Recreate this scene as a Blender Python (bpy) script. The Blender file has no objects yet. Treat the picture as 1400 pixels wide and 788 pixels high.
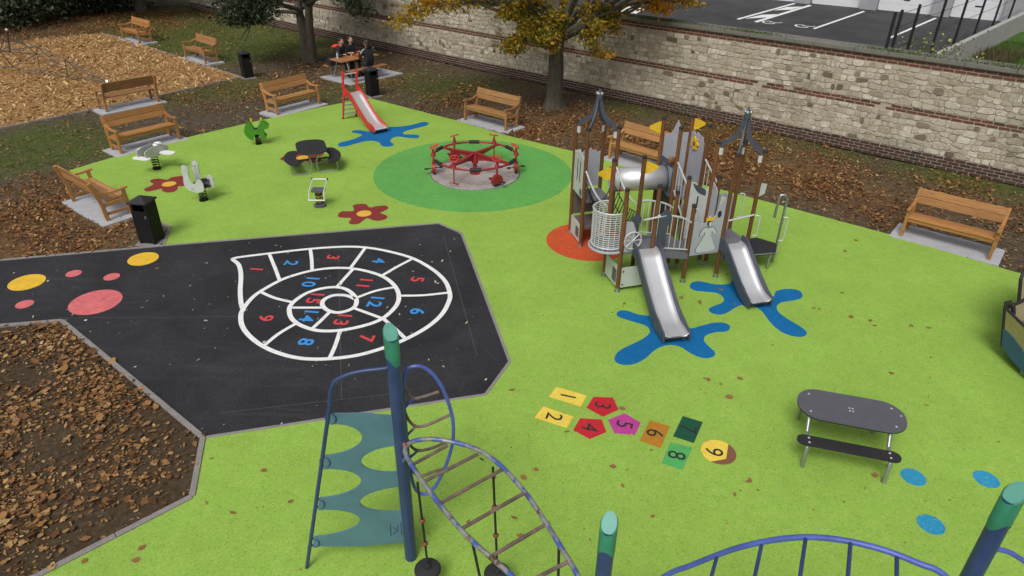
import bpy, bmesh, math, random
import numpy as np
from mathutils import Vector, Matrix

random.seed(7)
rng = np.random.default_rng(7)
PI = math.pi
R = math.radians
scene = bpy.context.scene
col = scene.collection

# ------------------------------------------------------------------ camera, sky, sun, exposure
cam_data = bpy.data.cameras.new('camera')
cam = bpy.data.objects.new('camera', cam_data)
col.objects.link(cam)
cam_data.sensor_width = 36.0
cam_data.lens = 24.41
cam_data.clip_start = 0.1
cam_data.clip_end = 3000
PITCH, ROLL = 0.52944, -0.0142883
_f = Vector((0, math.cos(PITCH), -math.sin(PITCH)))
_d = Vector((0, -math.sin(PITCH), -math.cos(PITCH)))
_r = Vector((1, 0, 0))
_c, _s = math.cos(ROLL), math.sin(ROLL)
_rt, _dn = _c * _r + _s * _d, -_s * _r + _c * _d
cm = Matrix((( _rt.x, -_dn.x, -_f.x), (_rt.y, -_dn.y, -_f.y), (_rt.z, -_dn.z, -_f.z))).to_4x4()
cm.translation = (0, 0, 6.7)
cam.matrix_world = cm
scene.camera = cam

SUN_EL, SUN_AZ = R(52), R(200)        # azimuth measured from +Y towards +X
world = bpy.data.worlds.new('World')
scene.world = world
world.use_nodes = True
wn = world.node_tree.nodes
wl = world.node_tree.links
wn.clear()
w_out = wn.new('ShaderNodeOutputWorld')
w_bg = wn.new('ShaderNodeBackground')
w_sky = wn.new('ShaderNodeTexSky')
w_sky.sky_type = 'NISHITA'
w_sky.sun_disc = False
w_sky.sun_elevation = SUN_EL
w_sky.sun_rotation = SUN_AZ
w_sky.air_density = 1.0
w_sky.dust_density = 6.0
w_sky.ozone_density = 1.0
w_hs = wn.new('ShaderNodeHueSaturation')       # an overcast sky: almost grey
w_hs.inputs['Saturation'].default_value = 0.28
w_bg.inputs['Strength'].default_value = 0.10
wl.new(w_sky.outputs['Color'], w_hs.inputs['Color'])
wl.new(w_hs.outputs['Color'], w_bg.inputs['Color'])
wl.new(w_bg.outputs['Background'], w_out.inputs['Surface'])

sun_data = bpy.data.lights.new('sun', 'SUN')
sun_data.energy = 1.5
sun_data.angle = R(22)
sun_data.color = (1.0, 0.97, 0.93)
sun = bpy.data.objects.new('sun', sun_data)
col.objects.link(sun)
sd = Vector((math.sin(SUN_AZ) * math.cos(SUN_EL), math.cos(SUN_AZ) * math.cos(SUN_EL), math.sin(SUN_EL)))
sun.rotation_euler = sd.to_track_quat('Z', 'Y').to_euler()

vs = scene.view_settings
vs.view_transform = 'Standard'
vs.look = 'None'
vs.gamma = 1.0
vs.exposure = 0.04
vs.use_curve_mapping = False

# ------------------------------------------------------------------ helpers
class MB:
    def __init__(s):
        s.v, s.f, s.sm = [], [], []
    def add(s, verts, faces, smooth=False, M=None):
        b = len(s.v)
        if M is not None:
            verts = [M @ Vector(p) for p in verts]
        s.v += [tuple(p) for p in verts]
        s.f += [tuple(b + i for i in q) for q in faces]
        s.sm += [smooth] * len(faces)
        return s
    def box(s, c, size, M=None, rz=0, taper=1.0):
        x, y, z = size[0] / 2, size[1] / 2, size[2] / 2
        t = taper
        vv = [(-x, -y, -z), (x, -y, -z), (x, y, -z), (-x, y, -z), (-x * t, -y * t, z), (x * t, -y * t, z), (x * t, y * t, z), (-x * t, y * t, z)]
        L = Matrix.Translation(c) @ Matrix.Rotation(rz, 4, 'Z')
        if M is not None:
            L = M @ L
        return s.add(vv, [(0, 3, 2, 1), (4, 5, 6, 7), (0, 1, 5, 4), (1, 2, 6, 5), (2, 3, 7, 6), (3, 0, 4, 7)], False, L)
    def beam(s, p0, p1, w, h, up=(0, 0, 1)):
        """rectangular bar from p0 to p1, w across, h along 'up'"""
        p0, p1 = Vector(p0), Vector(p1)
        d = (p1 - p0)
        L = d.length
        d.normalize()
        u = Vector(up)
        sd_ = d.cross(u)
        if sd_.length < 1e-4:
            sd_ = d.cross(Vector((0, 1, 0)))
        sd_.normalize()
        u = sd_.cross(d)
        M = Matrix(((sd_.x, d.x, u.x, 0), (sd_.y, d.y, u.y, 0), (sd_.z, d.z, u.z, 0), (0, 0, 0, 1)))
        M.translation = (p0 + p1) / 2
        return s.box((0, 0, 0), (w, L, h), M)
    def cyl(s, p0, p1, r0, r1=None, n=12, caps=True):
        r1 = r0 if r1 is None else r1
        return s.tube([p0, p1], [r0, r1], n, False, caps)
    def tube(s, path, r, n=8, closed=False, caps=True):
        path = [Vector(p) for p in path]
        m = len(path)
        rr = r if isinstance(r, (list, tuple)) else [r] * m
        def tan(i):
            a = path[(i - 1) % m] if (closed or i > 0) else path[i]
            b = path[(i + 1) % m] if (closed or i < m - 1) else path[i]
            t = b - a
            return t.normalized() if t.length > 1e-9 else Vector((0, 0, 1))
        t0 = tan(0)
        ref = Vector((0, 0, 1)) if abs(t0.z) < 0.9 else Vector((0, 1, 0))
        nrm = (ref - t0 * ref.dot(t0)).normalized()
        vv, ff = [], []
        for i in range(m):
            t = tan(i)
            nrm = (nrm - t * nrm.dot(t))
            nrm = nrm.normalized() if nrm.length > 1e-6 else t.orthogonal().normalized()
            bi = t.cross(nrm)
            for k in range(n):
                a = 2 * PI * k / n
                vv.append(path[i] + (nrm * math.cos(a) + bi * math.sin(a)) * rr[i])
        for i in range(m if closed else m - 1):
            j = (i + 1) % m
            for k in range(n):
                l = (k + 1) % n
                ff.append((i * n + k, i * n + l, j * n + l, j * n + k))
        s.add(vv, ff, True)
        if caps and not closed:
            s.add(vv[:n], [tuple(reversed(range(n)))])
            s.add(vv[-n:], [tuple(range(n))])
        return s
    def prism(s, poly, t, M=None, smooth_side=False):
        """2-D outline in local xy extruded from z=-t/2 to t/2"""
        n = len(poly)
        vv = [(x, y, -t / 2) for x, y in poly] + [(x, y, t / 2) for x, y in poly]
        s.add(vv, [tuple(reversed(range(n))), tuple(range(n, 2 * n))], False, M)
        s.add(vv, [(i, (i + 1) % n, n + (i + 1) % n, n + i) for i in range(n)], smooth_side, M)
        return s
    def ell(s, c, r, n=12, m=8, M=None):
        vv, ff = [], []
        for j in range(1, m):
            th = PI * j / m
            for k in range(n):
                a = 2 * PI * k / n
                vv.append((c[0] + r[0] * math.sin(th) * math.cos(a), c[1] + r[1] * math.sin(th) * math.sin(a), c[2] + r[2] * math.cos(th)))
        top = len(vv)
        vv.append((c[0], c[1], c[2] + r[2]))
        vv.append((c[0], c[1], c[2] - r[2]))
        for j in range(m - 2):
            for k in range(n):
                l = (k + 1) % n
                ff.append((j * n + k, (j + 1) * n + k, (j + 1) * n + l, j * n + l))
        for k in range(n):
            l = (k + 1) % n
            ff.append((top, k, l))
            ff.append((top + 1, (m - 2) * n + l, (m - 2) * n + k))
        return s.add(vv, ff, True, M)
    def lathe(s, prof, n=20, M=None):
        vv, ff = [], []
        for r, z in prof:
            for k in range(n):
                a = 2 * PI * k / n
                vv.append((r * math.cos(a), r * math.sin(a), z))
        for j in range(len(prof) - 1):
            for k in range(n):
                l = (k + 1) % n
                ff.append((j * n + k, j * n + l, (j + 1) * n + l, (j + 1) * n + k))
        return s.add(vv, ff, True, M)
    def strip(s, path, w, z):
        """flat painted line of width w along 2-D path"""
        p = [Vector((a, b)) for a, b in path]
        m = len(p)
        vv = []
        for i in range(m):
            t = (p[min(i + 1, m - 1)] - p[max(i - 1, 0)]).normalized()
            nn = Vector((-t.y, t.x)) * w / 2
            vv += [(p[i].x + nn.x, p[i].y + nn.y, z), (p[i].x - nn.x, p[i].y - nn.y, z)]
        return s.add(vv, [(2 * i, 2 * i + 1, 2 * i + 3, 2 * i + 2) for i in range(m - 1)])
    def mesh(s, name, angle=38):
        me = bpy.data.meshes.new(name)
        me.from_pydata(s.v, [], s.f)
        me.polygons.foreach_set('use_smooth', s.sm)
        if any(s.sm):
            me.set_sharp_from_angle(angle=R(angle))
        me.update()
        return me
    def build(s, name, mat, parent=None, bev=0, angle=38, label=None, loc=None, rz=None):
        me = s.mesh(name, angle)
        me.materials.append(mat)
        return link(name, me, parent, bev, label, loc, rz)

def link(name, me, parent=None, bev=0, label=None, loc=None, rz=None):
    o = bpy.data.objects.new(name, me)
    col.objects.link(o)
    if parent is not None:
        o.parent = parent
    if loc is not None:
        o.location = loc
    if rz is not None:
        o.rotation_euler = (0, 0, rz)
    if bev:
        b = o.modifiers.new('bevel', 'BEVEL')
        b.width = bev
        b.segments = 2
        b.limit_method = 'ANGLE'
    if label:
        o['label'] = label
    return o

def tag(o, label, cat, group=None):
    o['label'] = label
    o['category'] = cat
    if group:
        o['group'] = group
    return o

def thing(name, label, cat, loc=(0, 0, 0), rz=0, group=None):
    o = bpy.data.objects.new(name, None)
    o.empty_display_size = 0.2
    col.objects.link(o)
    o.location = loc
    o.rotation_euler = (0, 0, rz)
    return tag(o, label, cat, group)

def kind(o, k):
    o['kind'] = k
    return o

def copy_tree(o, parent=None):
    c = o.copy()
    col.objects.link(c)
    c.parent = parent
    for ch in [x for x in col.objects if x.parent == o]:
        copy_tree(ch, c)
    return c

def cat_rom(p, n=8, closed=False):
    p = [Vector(q) for q in p]
    m = len(p)
    out = []
    for i in range(m if closed else m - 1):
        def g(k):
            return p[k % m] if closed else p[max(0, min(m - 1, k))]
        a, b, c, d = g(i - 1), g(i), g(i + 1), g(i + 2)
        for k in range(n):
            t = k / n
            out.append(0.5 * ((2 * b) + (c - a) * t + (2 * a - 5 * b + 4 * c - d) * t * t + (3 * b - a - 3 * c + d) * t ** 3))
    if not closed:
        out.append(p[-1])
    return [tuple(q) for q in out]

def rrect(w, h, r, n=6):
    out = []
    for cx, cy, a0 in ((w / 2 - r, h / 2 - r, 0), (-w / 2 + r, h / 2 - r, 90), (-w / 2 + r, -h / 2 + r, 180), (w / 2 - r, -h / 2 + r, 270)):
        for k in range(n + 1):
            a = R(a0 + 90 * k / n)
            out.append((cx + r * math.cos(a), cy + r * math.sin(a)))
    return out

def circle(cx, cy, r, n=48, ry=None):
    ry = r if ry is None else ry
    return [(cx + r * math.cos(2 * PI * k / n), cy + ry * math.sin(2 * PI * k / n)) for k in range(n)]

def upright(p0, p1, z0=0.0):
    """matrix: local x along p0->p1 on the ground, local y up, local z the horizontal normal"""
    a = Vector((p0[0], p0[1], 0))
    d = Vector((p1[0] - p0[0], p1[1] - p0[1], 0)).normalized()
    nrm = d.cross(Vector((0, 0, 1)))
    M = Matrix(((d.x, 0, nrm.x, a.x), (d.y, 0, nrm.y, a.y), (0, 1, 0, z0), (0, 0, 0, 1)))
    return M

# ------------------------------------------------------------------ materials
def nodes_of(name):
    m = bpy.data.materials.new(name)
    m.use_nodes = True
    nt = m.node_tree
    nt.nodes.clear()
    out = nt.nodes.new('ShaderNodeOutputMaterial')
    b = nt.nodes.new('ShaderNodeBsdfPrincipled')
    nt.links.new(b.outputs[0], out.inputs['Surface'])
    return m, nt, b

def N(nt, t, **kw):
    n = nt.nodes.new(t)
    for k, v in kw.items():
        if k in n.inputs.keys():
            n.inputs[k].default_value = v
        else:
            setattr(n, k, v)
    return n

def ramp(nt, fac, stops):
    r = nt.nodes.new('ShaderNodeValToRGB')
    e = r.color_ramp.elements
    while len(e) < len(stops):
        e.new(0.5)
    for k, (p, c) in enumerate(stops):
        e[k].position = p
        e[k].color = (*c, 1) if len(c) == 3 else c
    nt.links.new(fac, r.inputs['Fac'])
    return r.outputs['Color']

def mix(nt, fac, a, b, mode='MIX'):
    m = nt.nodes.new('ShaderNodeMix')
    m.data_type = 'RGBA'
    m.blend_type = mode
    for i, v in ((0, fac), (6, a), (7, b)):
        if hasattr(v, 'links') or isinstance(v, bpy.types.NodeSocket):
            nt.links.new(v, m.inputs[i])
        else:
            m.inputs[i].default_value = v if i == 0 else (*v[:3], 1)
    return m.outputs[2]

def noise(nt, scale, detail=3, rough=0.6, coord=None, dist=0.0):
    n = N(nt, 'ShaderNodeTexNoise', Scale=scale, Detail=detail, Roughness=rough, Distortion=dist)
    if coord is not None:
        nt.links.new(coord, n.inputs['Vector'])
    return n.outputs['Fac']

def wpos(nt):
    return nt.nodes.new('ShaderNodeNewGeometry').outputs['Position']

def ocoord(nt):
    return nt.nodes.new('ShaderNodeTexCoord').outputs['Object']

def bump(nt, b, h, strength=0.3, dist=0.01):
    bp = N(nt, 'ShaderNodeBump', Strength=strength, Distance=dist)
    nt.links.new(h, bp.inputs['Height'])
    nt.links.new(bp.outputs['Normal'], b.inputs['Normal'])

def pbr(name, c, rough=0.6, metal=0.0, var=0.12, scale=6, fine=80, bmp=0.15, dirt=0.0, spec=0.5):
    """paint, plastic, metal: base colour with soft wear, grime and a fine grain"""
    m, nt, b = nodes_of(name)
    co = wpos(nt)
    n1 = noise(nt, scale, 4, 0.65, co)
    n2 = noise(nt, fine, 2, 0.5, co)
    dark = tuple(x * (1 - var) for x in c)
    lite = tuple(min(1, x * (1 + var)) for x in c)
    colr = ramp(nt, n1, [(0.3, dark), (0.7, lite)])
    if dirt:
        n3 = noise(nt, scale * 2.3, 6, 0.7, co)
        f = ramp(nt, n3, [(0.52, (0, 0, 0)), (0.72, (dirt, dirt, dirt))])
        colr = mix(nt, f, colr, (0.10, 0.085, 0.065))
    nt.links.new(colr, b.inputs['Base Color'])
    rr = N(nt, 'ShaderNodeMapRange')
    rr.inputs['To Min'].default_value = max(0.02, rough - 0.12)
    rr.inputs['To Max'].default_value = min(1, rough + 0.12)
    nt.links.new(n1, rr.inputs['Value'])
    nt.links.new(rr.outputs[0], b.inputs['Roughness'])
    b.inputs['Metallic'].default_value = metal
    b.inputs['Specular IOR Level'].default_value = spec
    if bmp:
        bump(nt, b, n2, bmp, 0.004)
    return m

def wood(name, c1, c2, rough=0.55, grain=(2, 40, 40)):
    m, nt, b = nodes_of(name)
    tc = ocoord(nt)
    mp = N(nt, 'ShaderNodeMapping')
    mp.inputs['Scale'].default_value = grain
    nt.links.new(tc, mp.inputs['Vector'])
    oi = nt.nodes.new('ShaderNodeObjectInfo')
    ad = N(nt, 'ShaderNodeVectorMath', operation='ADD')
    nt.links.new(mp.outputs[0], ad.inputs[0])
    cx = nt.nodes.new('ShaderNodeCombineXYZ')
    ml = N(nt, 'ShaderNodeMath', operation='MULTIPLY')
    ml.inputs[1].default_value = 50
    nt.links.new(oi.outputs['Random'], ml.inputs[0])
    nt.links.new(ml.outputs[0], cx.inputs[0])
    nt.links.new(ml.outputs[0], cx.inputs[2])
    nt.links.new(cx.outputs[0], ad.inputs[1])
    n1 = noise(nt, 1.0, 5, 0.65, ad.outputs[0], 0.6)
    colr = ramp(nt, n1, [(0.28, c1), (0.55, c2), (0.8, tuple(x * 1.18 for x in c2))])
    hs = nt.nodes.new('ShaderNodeHueSaturation')
    mr = N(nt, 'ShaderNodeMapRange')
    mr.inputs['To Min'].default_value = 0.78
    mr.inputs['To Max'].default_value = 1.15
    nt.links.new(oi.outputs['Random'], mr.inputs['Value'])
    nt.links.new(mr.outputs[0], hs.inputs['Value'])
    nt.links.new(colr, hs.inputs['Color'])
    # knots
    vo = N(nt, 'ShaderNodeTexVoronoi', Scale=3.0)
    mp2 = N(nt, 'ShaderNodeMapping')
    mp2.inputs['Scale'].default_value = (1, 3, 3)
    nt.links.new(tc, mp2.inputs['Vector'])
    nt.links.new(mp2.outputs[0], vo.inputs['Vector'])
    kf = ramp(nt, vo.outputs['Distance'], [(0.05, (0.7, 0.7, 0.7)), (0.12, (0, 0, 0))])
    nt.links.new(mix(nt, kf, hs.outputs[0], tuple(x * 0.45 for x in c1)), b.inputs['Base Color'])
    b.inputs['Roughness'].default_value = rough
    bump(nt, b, n1, 0.25, 0.004)
    return m

def palette_leaf(name, stops, trans=0.25, rough=0.6, spread=0.12, nscale=0.8):
    """leaf cards: colour per leaf, drifting over the crown as the real colours do"""
    m, nt, b = nodes_of(name)
    g = nt.nodes.new('ShaderNodeNewGeometry')
    n1 = noise(nt, nscale, 2, 0.5, g.outputs['Position'])
    a = N(nt, 'ShaderNodeMath', operation='MULTIPLY_ADD')
    a.inputs[1].default_value = spread * 4
    nt.links.new(n1, a.inputs[0])
    s = N(nt, 'ShaderNodeMath', operation='MULTIPLY_ADD')
    s.inputs[1].default_value = 1 - spread
    nt.links.new(g.outputs['Random Per Island'], s.inputs[0])
    s.inputs[2].default_value = -spread * 2 + spread * .5
    nt.links.new(s.outputs[0], a.inputs[2])
    c = ramp(nt, a.outputs[0], stops)
    nt.links.new(c, b.inputs['Base Color'])
    b.inputs['Roughness'].default_value = rough
    b.inputs['Specular IOR Level'].default_value = 0.3
    if trans:
        tr = nt.nodes.new('ShaderNodeBsdfTranslucent')
        nt.links.new(c, tr.inputs['Color'])
        mx = nt.nodes.new('ShaderNodeMixShader')
        mx.inputs[0].default_value = trans
        out = [n for n in nt.nodes if n.type == 'OUTPUT_MATERIAL'][0]
        nt.links.new(b.outputs[0], mx.inputs[1])
        nt.links.new(tr.outputs[0], mx.inputs[2])
        nt.links.new(mx.outputs[0], out.inputs['Surface'])
    return m

def rubber(name, c, c2, c3, wear=0.12):
    """poured rubber granulate: coloured granules, faint large blotches"""
    m, nt, b = nodes_of(name)
    co = wpos(nt)
    vo = N(nt, 'ShaderNodeTexVoronoi', Scale=62.0)
    nt.links.new(co, vo.inputs['Vector'])
    sep = nt.nodes.new('ShaderNodeSeparateColor')
    nt.links.new(vo.outputs['Color'], sep.inputs[0])
    base = ramp(nt, sep.outputs[0], [(0.0, c2), (0.18, c), (0.82, c), (1.0, c3)])
    n1 = noise(nt, 0.8, 5, 0.62, co)
    n2 = noise(nt, 6.0, 4, 0.6, co)
    blot = ramp(nt, n1, [(0.3, (1 - wear,) * 3), (0.7, (1 + wear * .4,) * 3)])
    blot2 = ramp(nt, n2, [(0.35, (0.93,) * 3), (0.65, (1.0,) * 3)])
    colr = mix(nt, 1.0, mix(nt, 1.0, base, blot, 'MULTIPLY'), blot2, 'MULTIPLY')
    n6 = noise(nt, 1.7, 8, 0.78, co, 0.9)
    smu = ramp(nt, n6, [(0.60, (0, 0, 0)), (0.78, (0.16,) * 3)])
    colr = mix(nt, smu, colr, tuple(x * .45 + .02 for x in c))
    nt.links.new(colr, b.inputs['Base Color'])
    b.inputs['Roughness'].default_value = 0.85
    b.inputs['Specular IOR Level'].default_value = 0.25
    bump(nt, b, sep.outputs[1], 0.25, 0.004)
    return m

M = {}
M['green'] = rubber('rubber_lime', (0.278, 0.462, 0.068), (0.185, 0.35, 0.048), (0.38, 0.49, 0.14))
M['green2'] = rubber('rubber_mid_green', (0.120, 0.375, 0.080), (0.08, 0.28, 0.055), (0.17, 0.43, 0.12))
M['orange'] = rubber('rubber_orange_red', (0.56, 0.085, 0.025), (0.40, 0.05, 0.02), (0.62, 0.15, 0.06))
M['blue'] = rubber('rubber_blue', (0.003, 0.135, 0.355), (0.003, 0.10, 0.27), (0.012, 0.185, 0.42))
M['cyan'] = rubber('rubber_light_blue', (0.028, 0.285, 0.49), (0.02, 0.20, 0.38), (0.09, 0.37, 0.55))
M['maroon'] = rubber('rubber_maroon', (0.235, 0.035, 0.030), (0.16, 0.02, 0.02), (0.30, 0.07, 0.06))
M['rub_yel'] = rubber('rubber_yellow', (0.78, 0.44, 0.05), (0.66, 0.33, 0.03), (0.82, 0.55, 0.15))

def asphalt(name, c, big=0.35):
    m, nt, b = nodes_of(name)
    co = wpos(nt)
    vo = N(nt, 'ShaderNodeTexVoronoi', Scale=110.0)
    nt.links.new(co, vo.inputs['Vector'])
    sep = nt.nodes.new('ShaderNodeSeparateColor')
    nt.links.new(vo.outputs['Color'], sep.inputs[0])
    base = ramp(nt, sep.outputs[0], [(0.0, tuple(x * .6 for x in c)), (0.75, c), (1.0, tuple(x * 2.0 for x in c))])
    n1 = noise(nt, 0.7, 6, 0.65, co, 0.8)
    bl = ramp(nt, n1, [(0.32, (1 - big,) * 3), (0.68, (1 + big,) * 3)])
    colr = mix(nt, 1.0, base, bl, 'MULTIPLY')
    # pale dusty traces swept over the surface
    mp = N(nt, 'ShaderNodeMapping')
    mp.inputs['Scale'].default_value = (0.35, 2.2, 1)
    mp.inputs['Rotation'].default_value = (0, 0, 0.12)
    nt.links.new(co, mp.inputs['Vector'])
    n2 = noise(nt, 1.2, 6, 0.7, mp.outputs[0], 1.2)
    f = ramp(nt, n2, [(0.55, (0, 0, 0)), (0.75, (0.35, 0.35, 0.35))])
    colr = mix(nt, f, colr, (0.085, 0.083, 0.083))
    nt.links.new(colr, b.inputs['Base Color'])
    b.inputs['Roughness'].default_value = 0.75
    b.inputs['Specular IOR Level'].default_value = 0.35
    bump(nt, b, sep.outputs[1], 0.35, 0.004)
    return m
M['asphalt'] = asphalt('asphalt_new_black', (0.025, 0.0255, 0.030))
M['asphalt2'] = asphalt('asphalt_car_park', (0.046, 0.046, 0.049))

def concrete(name, c, stain=0.35):
    m, nt, b = nodes_of(name)
    co = wpos(nt)
    n1 = noise(nt, 3.0, 6, 0.65, co)
    n2 = noise(nt, 60, 3, 0.6, co)
    n3 = noise(nt, 9.0, 5, 0.7, co, 0.5)
    cc = ramp(nt, n1, [(0.3, tuple(x * .82 for x in c)), (0.7, tuple(x * 1.08 for x in c))])
    f = ramp(nt, n3, [(0.56, (0, 0, 0)), (0.72, (stain,) * 3)])
    cc = mix(nt, f, cc, tuple(x * .42 for x in c))
    cc = mix(nt, 0.18, cc, ramp(nt, n2, [(0.3, (0.1, 0.1, 0.1)), (0.7, (0.6, 0.6, 0.6))]))
    nt.links.new(cc, b.inputs['Base Color'])
    b.inputs['Roughness'].default_value = 0.85
    bump(nt, b, n2, 0.2, 0.003)
    return m
M['concrete'] = concrete('concrete_pad', (0.42, 0.43, 0.46))
M['kerb'] = concrete('concrete_edging', (0.22, 0.20, 0.185), 0.5)
M['ramp'] = concrete('concrete_ramp_wall', (0.40, 0.39, 0.37), 0.3)
M['pillar'] = concrete('concrete_pillar', (0.30, 0.31, 0.33), 0.3)
M['coping'] = concrete('coping_mossy', (0.13, 0.125, 0.095), 0.8)

M['bench'] = wood('bench_wood', (0.245, 0.098, 0.028), (0.40, 0.19, 0.058))
M['bench_b'] = wood('bench_wood_weathered', (0.205, 0.094, 0.034), (0.345, 0.178, 0.066))
M['bench_c'] = wood('bench_wood_pale', (0.255, 0.112, 0.036), (0.43, 0.22, 0.078))
M['post'] = wood('tower_post_wood', (0.095, 0.036, 0.013), (0.175, 0.070, 0.026), grain=(40, 40, 2))
M['picnic'] = wood('picnic_wood', (0.22, 0.095, 0.035), (0.36, 0.17, 0.065))

M['white'] = pbr('paint_white_line', (0.80, 0.80, 0.79), 0.6, var=0.05, dirt=0.25)
M['red_paint'] = pbr('paint_red_digit', (0.60, 0.055, 0.06), 0.6, dirt=0.2)
M['blue_paint'] = pbr('paint_blue_digit', (0.04, 0.27, 0.66), 0.6, dirt=0.2)
M['pink'] = pbr('paint_coral_dot', (0.62, 0.145, 0.15), 0.65, var=0.18, dirt=0.25)
M['yellow_paint'] = pbr('paint_yellow_dot', (0.74, 0.46, 0.03), 0.65, var=0.12, dirt=0.25)
M['black_paint'] = pbr('paint_black_digit', (0.02, 0.02, 0.02), 0.7)
M['black'] = pbr('black_powder_coat', (0.009, 0.009, 0.010), 0.6, bmp=0.2, spec=0.25)
M['bin_green'] = pbr('bin_green_side', (0.035, 0.075, 0.022), 0.5)
M['hpl'] = pbr('hpl_charcoal', (0.020, 0.019, 0.021), 0.65, var=0.2, bmp=0.1)
M['hpl_grey'] = pbr('hpl_slate_grey', (0.092, 0.092, 0.108), 0.55, var=0.08, bmp=0.1)
M['panel'] = pbr('hdpe_grey_panel', (0.36, 0.37, 0.41), 0.5, var=0.06)
M['panel_lt'] = pbr('hdpe_pale_panel', (0.49, 0.52, 0.50), 0.5, var=0.06)
M['slate'] = pbr('hdpe_slate_blue', (0.060, 0.070, 0.100), 0.5, var=0.1)
M['deck'] = pbr('deck_grey', (0.14, 0.145, 0.165), 0.75, var=0.1, dirt=0.3)
M['deck_br'] = pbr('deck_brown', (0.135, 0.10, 0.09), 0.75)
M['steel'] = pbr('brushed_stainless', (0.62, 0.63, 0.65), 0.22, 1.0, var=0.05, bmp=0.05)
M['slide'] = pbr('slide_stainless', (0.80, 0.80, 0.82), 0.38, 0.7, var=0.04, scale=1.5, bmp=0.04)
M['galv'] = pbr('galvanised_tube', (0.40, 0.42, 0.43), 0.42, 0.85, var=0.15, bmp=0.1)
M['wtube'] = pbr('white_grey_tube', (0.62, 0.63, 0.64), 0.35, 0.3, var=0.06)
M['yellow'] = pbr('hdpe_yellow', (0.70, 0.44, 0.015), 0.45)
M['red'] = pbr('red_powder_coat', (0.27, 0.018, 0.022), 0.38, var=0.12)
M['red_br'] = pbr('red_bright_paint', (0.56, 0.035, 0.030), 0.38, var=0.1)
M['dkgreen'] = pbr('hdpe_leaf_green', (0.055, 0.23, 0.018), 0.45)
M['rope'] = pbr('rope_black', (0.016, 0.016, 0.017), 0.85, fine=300)
M['rope_grey'] = pbr('rope_grey', (0.10, 0.095, 0.09), 0.85, fine=300)
M['bead'] = pbr('rope_clamp_red_brown', (0.20, 0.045, 0.025), 0.5)
M['rubber_blk'] = pbr('moulded_rubber_black', (0.018, 0.018, 0.02), 0.7)
M['navy'] = pbr('climber_navy_coat', (0.030, 0.052, 0.145), 0.40, var=0.2, scale=3)
M['blue_tube'] = pbr('climber_blue_tube', (0.075, 0.115, 0.40), 0.40, var=0.2, scale=4)
M['cap'] = pbr('cap_sea_green', (0.035, 0.22, 0.13), 0.40, var=0.15)
M['cap_lit'] = pbr('cap_face_lit', (0.11, 0.34, 0.27), 0.4, var=0.1)  # paler copy of the cap green: light on the cut top painted in
M['teal'] = pbr('climber_teal_sheet', (0.085, 0.185, 0.235), 0.45, var=0.12, scale=3, dirt=0.15)
M['boat_sand'] = wood('boat_sand_board', (0.30, 0.24, 0.12), (0.46, 0.38, 0.21), grain=(2, 30, 30))
M['boat_blue'] = pbr('boat_blue_board', (0.035, 0.11, 0.24), 0.5)
M['glass'] = pbr('window_dark_glass', (0.03, 0.035, 0.04), 0.1)
M['door'] = pbr('garage_door_white', (0.66, 0.67, 0.70), 0.5, var=0.04)
M['render'] = pbr('building_render', (0.50, 0.50, 0.50), 0.8)
M['iron'] = pbr('fence_black_iron', (0.012, 0.013, 0.016), 0.5)
M['plate'] = None

def worn_tube():
    """blue tubes rubbed to bare grey metal and rust in patches"""
    m, nt, b = nodes_of('climber_worn_tube')
    co = wpos(nt)
    n1 = noise(nt, 5.0, 4, 0.6, co)
    n2 = noise(nt, 11.0, 4, 0.7, co)
    c = ramp(nt, n1, [(0.47, (0.075, 0.12, 0.40)), (0.49, (0.22, 0.235, 0.25)), (0.60, (0.30, 0.30, 0.29)), (0.64, (0.10, 0.055, 0.038))])
    c = mix(nt, ramp(nt, n2, [(0.55, (0, 0, 0)), (0.66, (0.7, 0.7, 0.7))]), c, (0.115, 0.06, 0.04))
    nt.links.new(c, b.inputs['Base Color'])
    b.inputs['Roughness'].default_value = 0.42
    b.inputs['Metallic'].default_value = 0.25
    bump(nt, b, n2, 0.2, 0.003)
    return m
M['worn'] = worn_tube()
M['chalk'] = pbr('faint_chalk', (0.085, 0.085, 0.09), 0.8)
M['worn_rung'] = pbr('climber_worn_rung', (0.17, 0.12, 0.10), 0.45, 0.2, var=0.6, scale=5, dirt=0.4)
M['litter_pale'] = palette_leaf('small_yellowed_leaves', [(0, (.09, .05, .02)), (.45, (.24, .15, .05)), (.8, (.38, .29, .10)), (1, (.52, .46, .25))], 0.1)

def chequer():
    m, nt, b = nodes_of('chequer_plate')
    co = ocoord(nt)
    w = N(nt, 'ShaderNodeTexWave', Scale=5.0, Distortion=0.4)
    w.bands_direction = 'DIAGONAL'
    nt.links.new(co, w.inputs['Vector'])
    n1 = noise(nt, 3, 5, 0.6, co)
    c = ramp(nt, w.outputs['Fac'], [(0.30, (0.27, 0.235, 0.22)), (0.60, (0.52, 0.47, 0.45))])
    c = mix(nt, 1.0, c, ramp(nt, n1, [(0.3, (0.75,) * 3), (0.7, (1.1,) * 3)]), 'MULTIPLY')
    nt.links.new(c, b.inputs['Base Color'])
    b.inputs['Roughness'].default_value = 0.5
    b.inputs['Metallic'].default_value = 0.0
    bump(nt, b, w.outputs['Fac'], 0.4, 0.006)
    return m
M['plate'] = chequer()

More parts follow.
